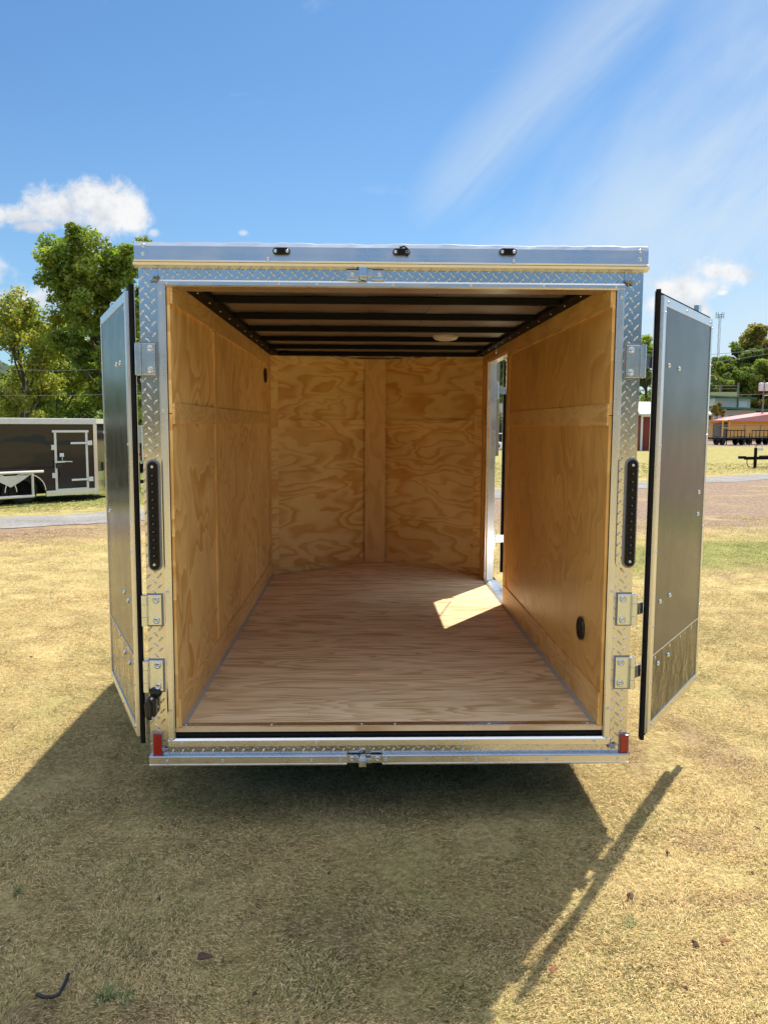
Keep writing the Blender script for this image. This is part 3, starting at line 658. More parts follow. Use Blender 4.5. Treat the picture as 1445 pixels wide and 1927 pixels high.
# latch keepers
def keeper(px0, px1, pxb0, pxb1, z0, z1, zb0, zb1, bolt_px, up):
    yb = -.026 if not up else -.013
    x0, x1 = at(px0, 510, -.01).x, at(px1, 510, -.01).x; c0, c1 = at(pxb0, 510, -.03).x, at(pxb1, 510, -.03).x
    if not up: x0, x1 = at(px0, 1420, -.02).x, at(px1, 1420, -.02).x; c0, c1 = at(pxb0, 1425, -.04).x, at(pxb1, 1425, -.04).x
    mb = MB(); mb.box(x0, c0-.004, yb, yb+.012, z0, z1); k = mb.build('latch_keeper', M['zinc'], T, .002)
    mb = MB(); mb.box(c1+.018, x1, yb, yb+.012, z0, z1); mb.build('keeper_plate', M['zinc'], k, .002)
    mb = MB(); mb.box(c0, c1, yb-.034, yb+.006, zb0, zb1); mb.box(c0-.008, c0, yb-.012, yb+.010, z0+.003, z1-.002); mb.box(c1, c1+.022, yb-.005, yb+.008, zb0+.004, zb1-.004)
    mb.prism([(c0, zb0 if up else zb1), (c1, zb0 if up else zb1), (c1-.004, (zb0-.012) if up else (zb1+.016)), (c0+.008, (zb0-.008) if up else (zb1+.014))], yb-.014, yb+.004, 'y')
    mb.build('keeper_block', M['zinc'], k, .002)
    py = 510 if up else 1423
    screws([(at(bolt_px[0], py, yb).x, yb, (z0+z1)/2+.002), (at(bolt_px[1], py, yb).x, yb, (z0+z1)/2+.002)], k, .0105, name='bolt')
keeper(652, 723, 675, 691, 2.272, 2.311, 2.281, 2.318, (663, 714), True)
keeper(656, 718, 675, 689, .296, .326, .290, .318, (662.5, 710.5), False)
# red reflectors
for px in (297, 1174):
    a = at(px, 1402, -.01)
    mb = MB(); mb.box(a.x-.022, a.x+.022, -.004, .0, a.z-.050, a.z+.053); rf = mb.build('red_reflector', M['sealant'], T, .002)
    mb = MB(); mb.box(a.x-.017, a.x+.017, -.013, -.004, a.z-.046, a.z+.046); mb.build('reflector_lens', M['red'], rf, .003)
# number plate lamp low on the left post
a = at(289, 1310, -.02)
mb = MB(); mb.lathe([(.026, 0), (.026, .010), (.018, .016), (.001, .018)], (a.x+.006, -.002, a.z+.012), (0, -1, 0), 20)
mb.add(*(lambda q: (q.v, q.f))(MB().prism([(a.x-.030, a.z-.085), (a.x-.034, a.z-.03), (a.x-.018, a.z+.0), (a.x+.004, a.z+.005), (a.x+.016, a.z-.015), (a.x+.014, a.z-.075), (a.x, a.z-.095), (a.x-.018, a.z-.098)], -.045, -.003, 'y')))
lp = mb.build('plate_lamp', M['plastic'], T, .008, 3)
mb = MB(); mb.prism([(a.x-.022, a.z-.085), (a.x-.024, a.z-.03), (a.x-.008, a.z-.012), (a.x+.002, a.z-.03), (a.x, a.z-.08)], -.058, -.044, 'y'); mb.build('lamp_cover', M['plastic'], lp, .006, 3)
screws([(a.x, -.047, a.z-.002), (a.x+.002, -.046, a.z-.083)], lp, .005)
# sealant smears at the trim corners
for (x, z, s_) in ((-.925, 2.272, -1), (.932, 2.268, 1), (.925, .358, 1), (-.93, .352, -1)):
    rnd = random.Random(int(x*100+z*10)); mb = MB()
    for k in range(3): mb.tube([(x+rnd.uniform(-.014, .014)+s_*.006*i, -.006-.003*rnd.random(), z+rnd.uniform(-.012, .012)) for i in range(4)], [.002, .006, .007, .003], 8)
    mb.build('sealant_smear', M['sealant'], T)
# side doorway: frame, sill and the open side door
mb = MB()
mb.box(.875, .948, 3.272, 3.30, .44, 2.22); mb.box(.8835, .948, 2.372, 2.398, .44, 2.22)
mb.box(.8835, .948, 2.399, 3.271, 2.196, 2.204)
sf = mb.build('side_door_frame', M['alu_v'], T, .001)
mb = MB(); mb.prism([(.868, .4405), (.868, .448), (.89, .452), (.96, .452), (.995, .432), (.995, .424), (.96, .4405)], 2.399, 3.271, 'y'); mb.build('door_sill', M['alu'], T, .001)
D = empty('side_door', (1.036, 3.42, 0), R(-13)); D.parent = T
mb = MB(); mb.box(0, .026, .004, .86, .50, 2.20); mb.build('door_core', M['blackpaint'], D, .002)
mb = MB(); mb.box(-.012, -.002, .004, .86, .49, 2.21); mb.box(.0265, .036, .0, .86, .49, 2.21); mb.build('door_frame', M['alu_v'], D)
mb = MB(); mb.box(-.008, .034, -.012, .0035, .485, 2.212); mb.build('gasket', M['rubber'], D, .003)
for zz in (1.98, .78):
    mb = MB(); mb.box(.9485, .956, 3.275, 3.33, zz-.075, zz+.075); h = mb.build('side_door_hinge', M['zinc'], T, .002)
    mb = MB(); mb.tube([(.966, 3.33, zz-.07), (.966, 3.33, zz+.07)], .010, 12); mb.box(.966, 1.055, 3.330, 3.336, zz-.03, zz+.03); mb.build('hinge_strap', M['zinc'], h)
mb = MB(); mb.tube([(.875, 2.86, 2.275), (.875, 2.87, 2.245), (.872, 2.85, 2.235), (.876, 2.84, 2.25)], .004, 6)
mb.tube([(.93, 2.80, 2.19)]+[(.95+.006*i+.003*math.cos(i*2.5), 2.84+.035*i, 2.175-.017*i+.006*math.sin(i*2.5)) for i in range(12)], .004, 6)
mb.build('door_chain', M['zinc'], T)
# running gear and coupling
for s_ in (-1, 1):
    W_ = empty('wheel', (s_*1.13, 1.85, .33)); W_.parent = T
    mb = MB(); mb.lathe([(.19, -.10), (.30, -.105), (.33, -.08), (.33, .08), (.30, .105), (.19, .10)], (0, 0, 0), (1, 0, 0), 36); mb.build('tyre', M['tyre'], W_)
    mb = MB(); mb.lathe([(.001, .03*s_), (.06, .05*s_), (.07, .02*s_), (.16, .03*s_), (.19, .09*s_)], (0, 0, 0), (1, 0, 0), 30); mb.build('rim', M['white'], W_)
    mb = MB(); vs = []
    for i in range(15):
        q = math.pi*i/14
        for xx in (1.004, 1.27): vs.append((s_*xx, 1.85-.46*math.cos(q), .36+.42*math.sin(q)))
    mb.add(vs, [(2*i, 2*i+1, 2*i+3, 2*i+2) for i in range(14)]); o = mb.build('fender', M['alu'], T); o.modifiers.new('s', 'SOLIDIFY').thickness = .004
mb = MB(); mb.tube([(-1.05, 1.85, .33), (1.05, 1.85, .33)], .035, 12)
mb.build('axle', M['blacksteel'], T)
mb = MB(); mb.tube([(-.55, 3.5, .36), (0, 5.3, .40)], .04, 4, smooth=False); mb.tube([(.55, 3.5, .36), (0, 5.3, .40)], .04, 4, smooth=False); mb.tube([(0, 5.0, 0.0), (0, 5.0, .75)], .03, 10)
mb.build('tongue', M['blacksteel'], T)
# ------------------------------------------------------------------ trees and woods
def leaf_mat(name, col, trans=.42):
    m, N, b = mat(name)
    a = N.n('ShaderNodeAttribute', attribute_name='tint').outputs['Color']
    c = N.mix(1., a, tuple(col), 'MULTIPLY')
    nt = N.nt; d = N.n('ShaderNodeBsdfDiffuse', ins={0: c}); t = N.n('ShaderNodeBsdfTranslucent', ins={0: N.mix(1., c, (1.25, 1.35, .6), 'MULTIPLY')}); g_ = N.n('ShaderNodeBsdfGlossy', ins={0: (1., 1., 1., 1.), 1: .5})
    mx = N.n('ShaderNodeMixShader', ins={0: trans}); nt.links.new(d.outputs[0], mx.inputs[1]); nt.links.new(t.outputs[0], mx.inputs[2])
    m2 = N.n('ShaderNodeMixShader', ins={0: .025}); nt.links.new(mx.outputs[0], m2.inputs[1]); nt.links.new(g_.outputs[0], m2.inputs[2])
    nt.links.new(m2.outputs[0], nt.nodes['Material Output'].inputs[0]); nt.nodes.remove(b)
    return m
M['leaf'] = leaf_mat('broad_leaf', (1., 1., 1.))
M['bark'] = simple('bark', (.085, .065, .048), .9, vs=12, var=.5, bump=.8, bs=30)
LG = (.24, .31, .06); LD = (.145, .205, .048); LY = (.33, .36, .08); LO = (.29, .26, .065)
def leaves(rng, centers, radii, per, size, col, colvar=.25, flat=.75):
    n = len(centers)*per
    c = np.repeat(centers, per, 0); r = np.repeat(radii, per)
    d = rng.normal(size=(n, 3)); d /= np.linalg.norm(d, axis=1)[:, None]
    rad = r*rng.random(n)**.42
    p = c+d*rad[:, None]*np.array([1, 1, flat])
    nn = d*.5+rng.normal(size=(n, 3))*.6+np.array([0, 0, .55]); nn /= np.linalg.norm(nn, axis=1)[:, None]
    a = np.cross(nn, rng.normal(size=(n, 3))); a /= np.linalg.norm(a, axis=1)[:, None]; b = np.cross(nn, a)
    s = size*rng.uniform(.6, 1.3, n)[:, None]
    V = np.stack([p-a*s*.55, p-b*s*.36-a*s*.05+nn*s*.08, p+a*s*.6, p+b*s*.36-a*s*.05+nn*s*.08], 1).reshape(-1, 3)
    cl = np.repeat(rng.uniform(1-colvar, 1+colvar, len(centers)), per)*rng.uniform(.75, 1.25, n)
    hue = np.repeat(rng.uniform(-.12, .18, len(centers)), per)+rng.uniform(-.08, .12, n)
    C = np.array(col)[None]*cl[:, None]*np.stack([1+hue, 1+hue*.2, 1-hue*.3], 1)
    return V, np.arange(n*4).reshape(-1, 4), np.repeat(C, 4, 0)
def tree(name, base, h, wd, col, seed, label, group, leaf=.14, per=120, crown0=.28, nl=9, lean=(0, 0), bare=.0, r0=None, sub=5, cr=None):
    """trunk with limbs that fork twice; leaves gather in clumps round the twigs"""
    rng = np.random.default_rng(seed); rnd = random.Random(seed)
    t = empty(name, base, 0, label, 'tree', group)
    mb = MB(); r0 = r0 or h*.022; tips = []
    top = Vector((lean[0]*h, lean[1]*h, h*.82))
    tr = [Vector((0, 0, -.1))+(top)*k/6+Vector((rnd.uniform(-1, 1), rnd.uniform(-1, 1), 0))*h*.012*k for k in range(7)]
    mb.tube(tr, [r0*(1.25 if k == 0 else 1-.13*k) for k in range(7)], 8, False)
    for i in range(nl):
        f = crown0*.75+(.98-crown0*.75)*i/(nl-1)*.97; z = f*.95; k = min(5, int(z*6)); st = tr[k].lerp(tr[k+1], z*6-k)
        q = i*2.4+rnd.uniform(-.4, .4); el = R(rnd.uniform(15, 40)+38*f)
        prof = math.sin(math.pi*min(1., max(.12, (f-crown0*.55)/(1.12-crown0*.55))))**.6
        L = wd*.5*prof*rnd.uniform(.75, 1.15)
        dv = Vector((math.cos(q)*math.cos(el), math.sin(q)*math.cos(el), math.sin(el)))
        pts = [st+dv*L*u+Vector((0, 0, .10*L*u*u))+Vector((rnd.uniform(-1, 1), rnd.uniform(-1, 1), rnd.uniform(-1, 1)))*L*.05*u for u in (0, .33, .66, 1)]
        rr = r0*.5*(1-f*.5); mb.tube(pts, [rr, rr*.7, rr*.45, rr*.2], 6, False); tips += [pts[2], pts[3]]
        for j in range(sub):
            u = rnd.uniform(.3, .95); sp = pts[0].lerp(pts[3], u)
            d2 = (dv+Vector((rnd.uniform(-1, 1), rnd.uniform(-1, 1), rnd.uniform(-.5, .9)))*.95).normalized()
            L2 = L*rnd.uniform(.28, .5)
            p2 = [sp, sp+d2*L2*.5+Vector((0, 0, rnd.uniform(-.03, .06)*L2)), sp+d2*L2]
            mb.tube(p2, [rr*.42, rr*.25, rr*.1], 5, False); tips += [p2[2], p2[1]] if rnd.random() < .55 else [p2[2]]
    tips += [tr[5], tr[6]]
    mb.build('trunk', M['bark'], t)
    P = np.array([tuple(p) for p in tips]); P = P[P[:, 2] > h*crown0*.7]
    if bare: P = P[rng.random(len(P)) > bare]
    rad = rng.uniform(.55, 1.25, len(P))*(cr or wd*.085)
    V, Fc, C = leaves(rng, P, rad, per, leaf, col)
    np_mesh('crown', V, Fc, M['leaf'], C, t, 4)
    return t
def gp(px, D):     # ground point under photo column px at distance D from the camera plane
    p = at(px, 830, D-3.37); return (p.x, p.y, 0)
GL = 'trees on the left behind the parked trailers'; GR = 'trees on the hillside at the right'; GM = 'trees in the background beyond the road'
tree('broadleaf_tree', gp(226, 32), 8.2, 6.4, LG, 11, 'tallest leafy green tree standing left of the open trailer', GL, .14, 210, .36, 16, (-.12, 0), r0=.20, sub=8, cr=.46)
tree('broadleaf_tree', gp(60, 33), 6.2, 5.4, LY, 12, 'yellow green tree with dark forked limbs at the left edge', GL, .13, 90, .24, 12, (-.08, 0), r0=.16, sub=7, cr=.42)
tree('broadleaf_tree', gp(-40, 35), 6.6, 5.0, LG, 13, 'green tree partly cut off by the left picture edge', GL, .14, 110, .22, 10, r0=.16, sub=6)
tree('broadleaf_tree', gp(160, 41), 5.6, 5.6, LD, 14, 'dark round tree filling the gap below the tallest tree', GL, .15, 150, .10, 12, sub=6)
tree('broadleaf_tree', gp(262, 39), 6.2, 4.6, LG, 15, 'green tree seen between the left door and the trailer post', GL, .15, 150, .12, 11, sub=6)
tree('broadleaf_tree', gp(330, 46), 6.4, 6.5, LD, 17, 'dark tree hidden behind the trailer wall', GL, .17, 110, .12, 10)
tree('broadleaf_tree', gp(118, 37), 5.9, 5.2, LG, 19, 'rounded green tree between the forked tree and the tallest one', GL, .14, 170, .14, 13, sub=6)
for i, (px, D, h, wd_, c_) in enumerate(((18, 45, 3.3, 5.4, LY), (112, 47, 3.1, 5.2, LY), (200, 46, 3.4, 5.0, LG), (-90, 47, 3.2, 5, LG))):
    tree('understory_bush', gp(px, D), h, wd_, c_, 30+i, ['yellow green bush above the roof of the black parked trailer, at the left edge', 'pale bush above the side door of the black parked trailer', 'green bush just left of the open left door', 'bush outside the left picture edge'][i], 'bushes behind the parked trailers', .16, 130, .05, 9, r0=.06, sub=5)
    
for i, (px, D, h, wd_, c_) in enumerate(((925, 95, 12.5, 10, LD), (960, 62, 9.0, 7, LD), (700, 75, 9.5, 9, LG), (520, 70, 9.5, 9, LD), (1120, 95, 12, 11, LD))):
    tree('shade_tree', gp(px, D), h, wd_, c_, 50+i, ['dark tree seen through the top of the side doorway', 'dark tree behind the lower right of the side doorway', 'tree hidden behind the nose of the trailer', 'tree hidden behind the left side of the trailer', 'tree hidden behind the right side wall of the trailer'][i], GM, .26, 110, .12, 11)
tree('shade_tree', gp(1212, 82), 10.6, 8.0, LG, 61, 'green tree above the red shed, between post and right door', GM, .24, 170, .10, 13, sub=6)
tree('hillside_tree', gp(1403, 128), 16.8, 8.2, LO, 62, 'tallest olive yellow tree at the right', GR, .36, 200, .34, 17, r0=.3, sub=9, cr=.95)
tree('hillside_tree', gp(1354, 130), 13.2, 7.0, LO, 63, 'olive tree just right of the open right door top', GR, .34, 200, .15, 14, sub=7, cr=.9)
tree('hillside_tree', gp(1380, 124), 12.0, 9.5, LD, 64, 'dark tree below the tallest olive tree', GR, .32, 240, .1, 13, sub=7)
tree('hillside_tree', gp(1366, 121), 10.0, 7.5, LG, 65, 'round green tree above the white building roof', GR, .30, 190, .1, 12, sub=6)
tree('hillside_tree', gp(1428, 119), 11.2, 8.6, LG, 66, 'bright green tree behind the transformer pole', GR, .30, 200, .06, 13, sub=6)
tree('hillside_tree', gp(1452, 124), 13.5, 8, LD, 67, 'dark tree cut off by the right picture edge', GR, .30, 170, .08, 12)
tree('hillside_tree', gp(1500, 118), 13.5, 10, LG, 68, 'tree outside the right picture edge', GR, .34, 120, .08, 11)
tree('hillside_tree', gp(1300, 120), 12, 9, LD, 69, 'tree hidden behind the right door', GR, .34, 120, .08, 11)
tree('small_tree', gp(1346, 98), 4.6, 2.9, LO, 70, 'small olive tree in front of the white building', None, .17, 110, .12, 9, r0=.07)
# far woods: two lines of massed crowns, one far ahead, one all round (also what the metal reflects)
def woods(name, pts, hlo, hhi, seed, label, leaf, per, col, wdt=5.):
    rng = np.random.default_rng(seed); cs = []; rs = []
    for (x, y) in pts:
        h = rng.uniform(hlo, hhi)
        for k in range(6):
            cs.append((x+rng.normal()*wdt*.4, y+rng.normal()*wdt*.3, h*(.15+.8*k/6)+rng.normal()*.5)); rs.append(wdt*rng.uniform(.45, .75)*(1.-.07*k))
    V, Fc, C = leaves(rng, np.array(cs), np.array(rs), per, leaf, col, .3)
    o = np_mesh(name, V, Fc, M['leaf'], C, None, 4); return tag(o, label, 'woods', kind='stuff')
pts = [gp(-500+i*46, 190+25*math.sin(i*1.7))[:2] for i in range(52)]
woods('distant_woods', pts, 8, 13, 5, 'far off woods closing the horizon beyond the lot', 1.1, 60, (.055, .085, .035), 11.)
ring = []
for i in range(110):
    q = R(60+i*240/110+90-60); ring.append((52*math.cos(q+R(60)), 45*math.sin(q+R(60))-4))
ring = [(p[0], p[1]) for p in ring if p[1] < -12 and not (-14 < p[0] < 14 and p[1] > -8)]
woods('encircling_woods', ring, 7, 11, 6, 'woods round the lot behind the camera', .7, 55, (.035, .052, .016), 6.5)
# hills
def hill(px0, px1, D, hmax, seed, name='hill'):
    n_ = 60; rows = 8; vs = []; fs = []
    for j in range(rows):
        for i in range(n_):
            p = gp(px0+(px1-px0)*i/(n_-1), D+j*14)
            e = math.sin(math.pi*i/(n_-1))**.6
            z = hmax*e*math.sin(math.pi/2*j/(rows-1))*(1+.12*math.sin(i*.7+seed)+.06*math.sin(i*1.9+j))
            vs.append((p[0], p[1], z-.3))
    for j in range(rows-1):
        for i in range(n_-1): o = j*n_+i; fs.append((o, o+1, o+n_+1, o+n_))
    mb = MB(); mb.add(vs, fs, True); o = mb.build(name, M['hillwood']); o['kind'] = 'structure'
def hillmat():
    m, N, b = mat('wooded_slope'); co = N.n('ShaderNodeNewGeometry').outputs['Position']
    f = N.noise(co, .25, 8, .7); c = N.ramp(f, [(.35, (.030, .050, .030)), (.55, (.075, .110, .055)), (.7, (.12, .16, .08))])
    setin(N, b, Base_Color=c, Roughness=1.)
    bp = N.n('ShaderNodeBump', ins={'Strength': 1., 'Distance': 3., 'Height': f}); N.nt.links.new(bp.outputs[0], b.inputs['Normal']); return m
M['hillwood'] = hillmat()
hill(-420, 420, 260, 27, 1); hill(1180, 2200, 210, 22, 2)

# ------------------------------------------------------------------ parked trailers at the left
def wheel(parent, loc, axis, r, w_, rimm):
    W_ = empty('wheel', loc); W_.parent = parent
    ax = Vector(axis)
    mb = MB(); mb.lathe([(r*.56, w_*.5), (r*.92, w_*.5), (r, w_*.34), (r, -w_*.34), (r*.92, -w_*.5), (r*.56, -w_*.5)], (0, 0, 0), ax, 32); mb.build('tyre', M['tyre'], W_)
    mb = MB(); mb.lathe([(.001, w_*.30), (r*.15, w_*.34), (r*.2, w_*.15), (r*.42, w_*.12), (r*.5, w_*.3), (r*.58, w_*.46)], (0, 0, 0), ax, 28); mb.build('rim', rimm, W_)
    for k in range(8):
        q = 2*math.pi*k/8
    return W_
A = at(182, 900, 15.35); B = at(0, 900, 13.70)
dv = Vector((B.x-A.x, B.y-A.y, 0)).normalized()
BT = empty('enclosed_trailer', (A.x, A.y, 0), math.atan2(dv.y, dv.x), 'long glossy black enclosed trailer with white framed side door, parked at the left', 'trailer')
def bl(px):        # length along the near side for a photo column
    r_ = Vector(ray(px, 870)); nrm2 = Vector((-dv.y, dv.x, 0)); t = (Vector((A.x, A.y, CAM.z))-CAM).dot(nrm2)/r_.dot(nrm2); p = CAM+r_*t; return (p-Vector((A.x, A.y, 0))).dot(dv)
Lb = 5.6; Wb = 1.9
# local: x along the near side to the left, +y towards the camera side is y>0? the body lies on the far side
sg = 1 if Vector((-dv.y, dv.x, 0)).dot(Vector((0, 1, 0))) > 0 else -1
def BX(mb, x0, x1, y0, y1, z0, z1): a, b_ = sorted((sg*y0, sg*y1)); return mb.box(x0, x1, a, b_, z0, z1)
wc = [bl(45), bl(-12)]; wr = .325
mb = MB(); pts = [(0.0, .26), (0.0, 1.69), (Lb, 1.69), (Lb, .26)]
prof = [(0, .26), (0, 1.69), (Lb, 1.69), (Lb, .26), (max(wc)+.48, .26)]
for k in range(9): q = math.pi*k/8; prof.append(((max(wc)+.0)+.42*math.cos(q) if k < 4 else (min(wc)+.42*math.cos(q)), .30+.36*math.sin(q)))
prof.append((min(wc)-.48, .26))
mb.prism(prof, *sorted((0, sg*.03)), 'y'); BX(mb, 0, Lb, Wb-.03, Wb, .26, 1.69); BX(mb, Lb-.03, Lb, .03, Wb-.03, .26, 1.69); BX(mb, 0, Lb, .35, Wb-.04, .18, .34)
BX(mb, 0, Lb, .4, .42, .3, 1.6)
body = mb.build('body', M['blackpaint_wavy'], BT)
nose_pts = [(0, 0), (-.85, sg*.75), (-.85, sg*(Wb-.75)), (0, sg*Wb)]
mb = MB(); mb.prism(nose_pts if sg > 0 else nose_pts[::-1], .62, 1.69, 'z'); mb.build('nose', M['blackpaint'], BT)
mb = MB(); mb.prism([(-.01, sg*-.004), (-.868, sg*.74), (-.868, sg*(Wb-.74)), (-.01, sg*(Wb+.004))][::sg], .16, .62, 'z'); mb.build('stone_guard', M['tread'], BT)
mb = MB(); BX(mb, -.02, Lb+.02, -.02, .0, 1.68, 1.80); BX(mb, 0, Lb, Wb, Wb+.02, 1.68, 1.80); mb.prism([(-.02, 0), (-.88, sg*.74), (-.88, sg*(Wb-.74)), (-.02, sg*Wb)][::sg], 1.69, 1.80, 'z'); BX(mb, -.02, Lb, .0, Wb, 1.79, 1.805); mb.build('roof_rail', M['whitealu'], BT, .004)
mb = MB(); BX(mb, -.04, .05, -.012, -.001, .17, 1.68); mb.build('corner_moulding', M['tread'], BT)
mb = MB(); BX(mb, -.03, min(wc)-.46, -.03, -.002, .145, .262); mb.build('side_skirt', M['alu'], BT, .004)
mb = MB(); BX(mb, max(wc)+.5, Lb, -.03, -.002, .145, .262); mb.build('side_skirt', M['alu'], BT, .004)
mb = MB(); BX(mb, -.02, Lb, -.006, .0, .76, .772); mb.build('seam_strip', M['blacksteel'], BT)
x1_, x0_ = bl(103), bl(166); x1_, x0_ = max(x0_, x1_), min(x0_, x1_)
mb = MB(); dz0, dz1 = .235, 1.50; fw = .055
BX(mb, x0_-.03, x1_+.04, -.022, -.006, dz1, dz1+.05); BX(mb, x0_, x0_+fw, -.022, -.006, dz0, dz1); BX(mb, x1_-fw, x1_, -.022, -.006, dz0, dz1); BX(mb, x0_+fw, x1_-fw, -.022, -.006, dz0, dz0+fw)
df = mb.build('side_door', M['whitealu'], BT, .004)
mb = MB(); BX(mb, x0_+fw, x1_-fw, -.014, -.007, dz0+fw, dz1-.0); mb.build('door_sheet', M['blackpaint_wavy'], df)
for z in (.47, 1.27):
    mb = MB(); BX(mb, x0_-.09, x0_+.42, -.036, -.024, z-.022, z+.022); BX(mb, x0_-.10, x0_+.02, -.04, -.006, z-.05, z+.05); mb.build('hinge', M['zinc'], df, .003)
mb = MB(); BX(mb, x1_-.20, x1_-.10, -.05, -.024, .98, 1.06); mb.tube([(x1_-.15, -sg*.06, .99), (x1_-.15, -sg*.06, .88), (x1_-.38, -sg*.06, .87)], .014, 8); BX(mb, x1_-.22, x1_+.02, -.055, -.024, .855, .89); mb.build('latch', M['zinc'], df, .003)
mb = MB(); BX(mb, x1_-.13, x1_-.02, -.07, -.024, .74, .84); mb.tube([(x1_-.07, -sg*.05, .76), (x1_-.13, -sg*.05, .60), (x1_-.07, -sg*.05, .48), (x1_-.05, -sg*.05, .42)], .008, 6); mb.build('lock_box', M['plastic'], df, .003)
for z in (.58, 1.18): mb = MB(); BX(mb, x1_+.0, x1_+.07, -.03, -.004, z-.05, z+.06); mb.build('door_hook', M['whitealu'], df, .003)
mb = MB(); BX(mb, .10, .22, -.016, -.001, .25, .275); mb.build('marker_lamp', simple('amber_lamp', (.5, .10, .02), .3), BT)
mb = MB()
for i in (1, 2): BX(mb, x0_+.0+i*1.2, x0_+.08+i*1.2, -.028, -.021, 1.75, 1.772)
for k in range(2): pass
for xw in wc:
    wheel(BT, (xw, sg*.16, wr), (0, -sg, 0), wr, .22, M['blacksteel'])
    vs = []
    for i in range(17):
        q = math.pi*(i/16)
        for yy, dr in ((-.05, 0), (.28, 0)): vs.append((xw+(.43+dr)*math.cos(q), sg*yy, .28+.36*math.sin(q)))
    mb = MB(); mb.add(vs, [(2*i, 2*i+1, 2*i+3, 2*i+2) for i in range(16)]); o = mb.build('fender', M['alu'], BT); o.modifiers.new('s', 'SOLIDIFY').thickness = .02
mb = MB(); xm = sum(wc)/2
mb.prism([(xm-.42, .62), (xm+.42, .62), (xm+.26, .52), (xm, .38), (xm-.26, .52)], *sorted((sg*-.052, sg*-.046)), 'y'); mb.build('fender_web', M['whitealu'], BT)
gx0, gx1 = bl(66), bl(-70); gs = (gx1-gx0)
mb = MB(); yy = -sg*.34
for za, xa in ((.70, gx0), (.205, gx0+.22)): mb.tube([(xa, yy, za), (gx1, yy, za)], .028, 8)
for xx in (gx0+.24, gx0+.24+gs*.5, gx1-.05): mb.tube([(xx, yy, .20), (xx, yy, .70)], .026, 8)
for xx in (gx0+.1, gx1-.1): mb.tube([(xx, yy, .70), (xx, 0, .66)], .02, 8)
mb.build('side_guard_rail', M['whitealu'], BT)
mb = MB(); mb.tube([(-.2, sg*.35, .24), (-1.9, sg*Wb*.5, .27)], .055, 4, smooth=False); mb.tube([(-.2, sg*(Wb-.35), .24), (-1.9, sg*Wb*.5, .27)], .055, 4, smooth=False); mb.build('tongue', M['blacksteel'], BT)
mb = MB(); mb.tube([(-1.75, sg*Wb*.5, .0), (-1.75, sg*Wb*.5, .75)], .032, 10); mb.build('jack', M['blacksteel'], BT)

def box_trailer(px, D, L, W, H, rz, m, label, cat='trailer', group='enclosed trailers parked at the left'):
    p = gp(px, D)
    t = empty('enclosed_trailer', p, rz, label, cat, group)
    mb = MB(); mb.box(-W/2, W/2, 0, L, .45, H); mb.build('body', m, t, .03)
    mb = MB(); mb.box(-W/2-.008, -W/2+.06, -.008, -.001, .45, H-.08); mb.box(W/2-.06, W/2+.008, -.008, -.001, .45, H-.08); mb.box(-W/2-.01, W/2+.01, -.012, .0, H-.08, H+.01); mb.box(-W/2-.01, W/2+.01, -.02, .0, .36, .46); mb.build('edge_moulding', M['alu'], t)
    mb = MB(); mb.box(-W/2+.01, W/2-.01, -.008, -.002, .46, 1.05); mb.build('stone_guard', M['tread'], t)
    for s_ in (-1, 1): wheel(t, (s_*(W/2+.1), L*.55, .33), (s_, 0, 0), .33, .2, M['white'])
    mb = MB(); mb.tube([(-.5, .1, .42), (0, -1.25, .45)], .05, 4, smooth=False); mb.tube([(.5, .1, .42), (0, -1.25, .45)], .05, 4, smooth=False); mb.box(-.06, .06, -1.55, -1.2, .40, .52); mb.build('tongue', M['blacksteel'], t)
    mb = MB(); mb.tube([(0, -1.1, .02), (0, -1.1, .95)], .035, 10); mb.box(-.12, .12, -1.2, -1.0, 0, .03); mb.tube([(0, -1.1, .9), (.22, -1.1, .88)], .015, 6); mb.build('jack', M['blacksteel'], t)
    mb = MB(); mb.box(W/2-.10, W/2-.02, -.03, -.012, .62, .72); mb.box(-W/2+.02, -W/2+.10, -.03, -.012, .62, .72); mb.build('marker_lamp', M['red'], t)
    return t
box_trailer(232, 28, 4.2, 1.25, 1.63, 0, simple('silver_skin', (.46, .48, .50), .3, vs=2), 'silver grey enclosed trailer behind the black one, seen left of the trailer post')
box_trailer(280, 30.5, 4.2, 1.5, 1.60, 0, M['white'], 'white enclosed trailer farthest behind, seen beside the trailer post')

# ------------------------------------------------------------------ things seen through the side doorway
def pole(px, D, h, r, label, group=None, arm=True, m=None):
    t = empty('utility_pole', gp(px, D), 0, label, 'utility pole', group)
    mb = MB(); mb.tube([(0, 0, -.1), (0, 0, h)], [r, r*.75], 12); mb.build('pole', m or M['bark'], t)
    if arm:
        mb = MB(); mb.box(-1.0, 1.0, -.06, .06, h-.55, h-.42); c = mb.build('crossarm', M['bark'], t)
        for x in (-.9, -.3, .3, .9): m2 = MB(); m2.lathe([(.05, 0), (.06, .08), (.03, .13), (.0005, .15)], (x, 0, h-.42), (0, 0, 1), 10); m2.build('insulator', M['white'], c)
    return t
M['polewood'] = simple('weathered_pole', (.22, .19, .16), .9, vs=10, var=.3)
pole(934.5, 46, 6.0, .11, 'wooden utility pole seen through the side doorway', arm=False, m=M['polewood'])
HS = empty('house', gp(945, 86), R(-12), 'low house with pale roof and dark wall seen through the side doorway', 'house')
mb = MB(); mb.box(-6, 6, 0, 7, 0, 2.3); mb.build('wall', simple('dark_siding', (.05, .045, .045), .8), HS)
mb = MB(); mb.prism([(-6.4, 2.25), (6.4, 2.25), (6.4, 2.35), (5.6, 3.9), (-5.6, 3.9), (-6.4, 2.35)], -.5, 7.5, 'y'); mb.build('roof', simple('pale_shingle', (.55, .50, .45), .8, vs=3), HS)
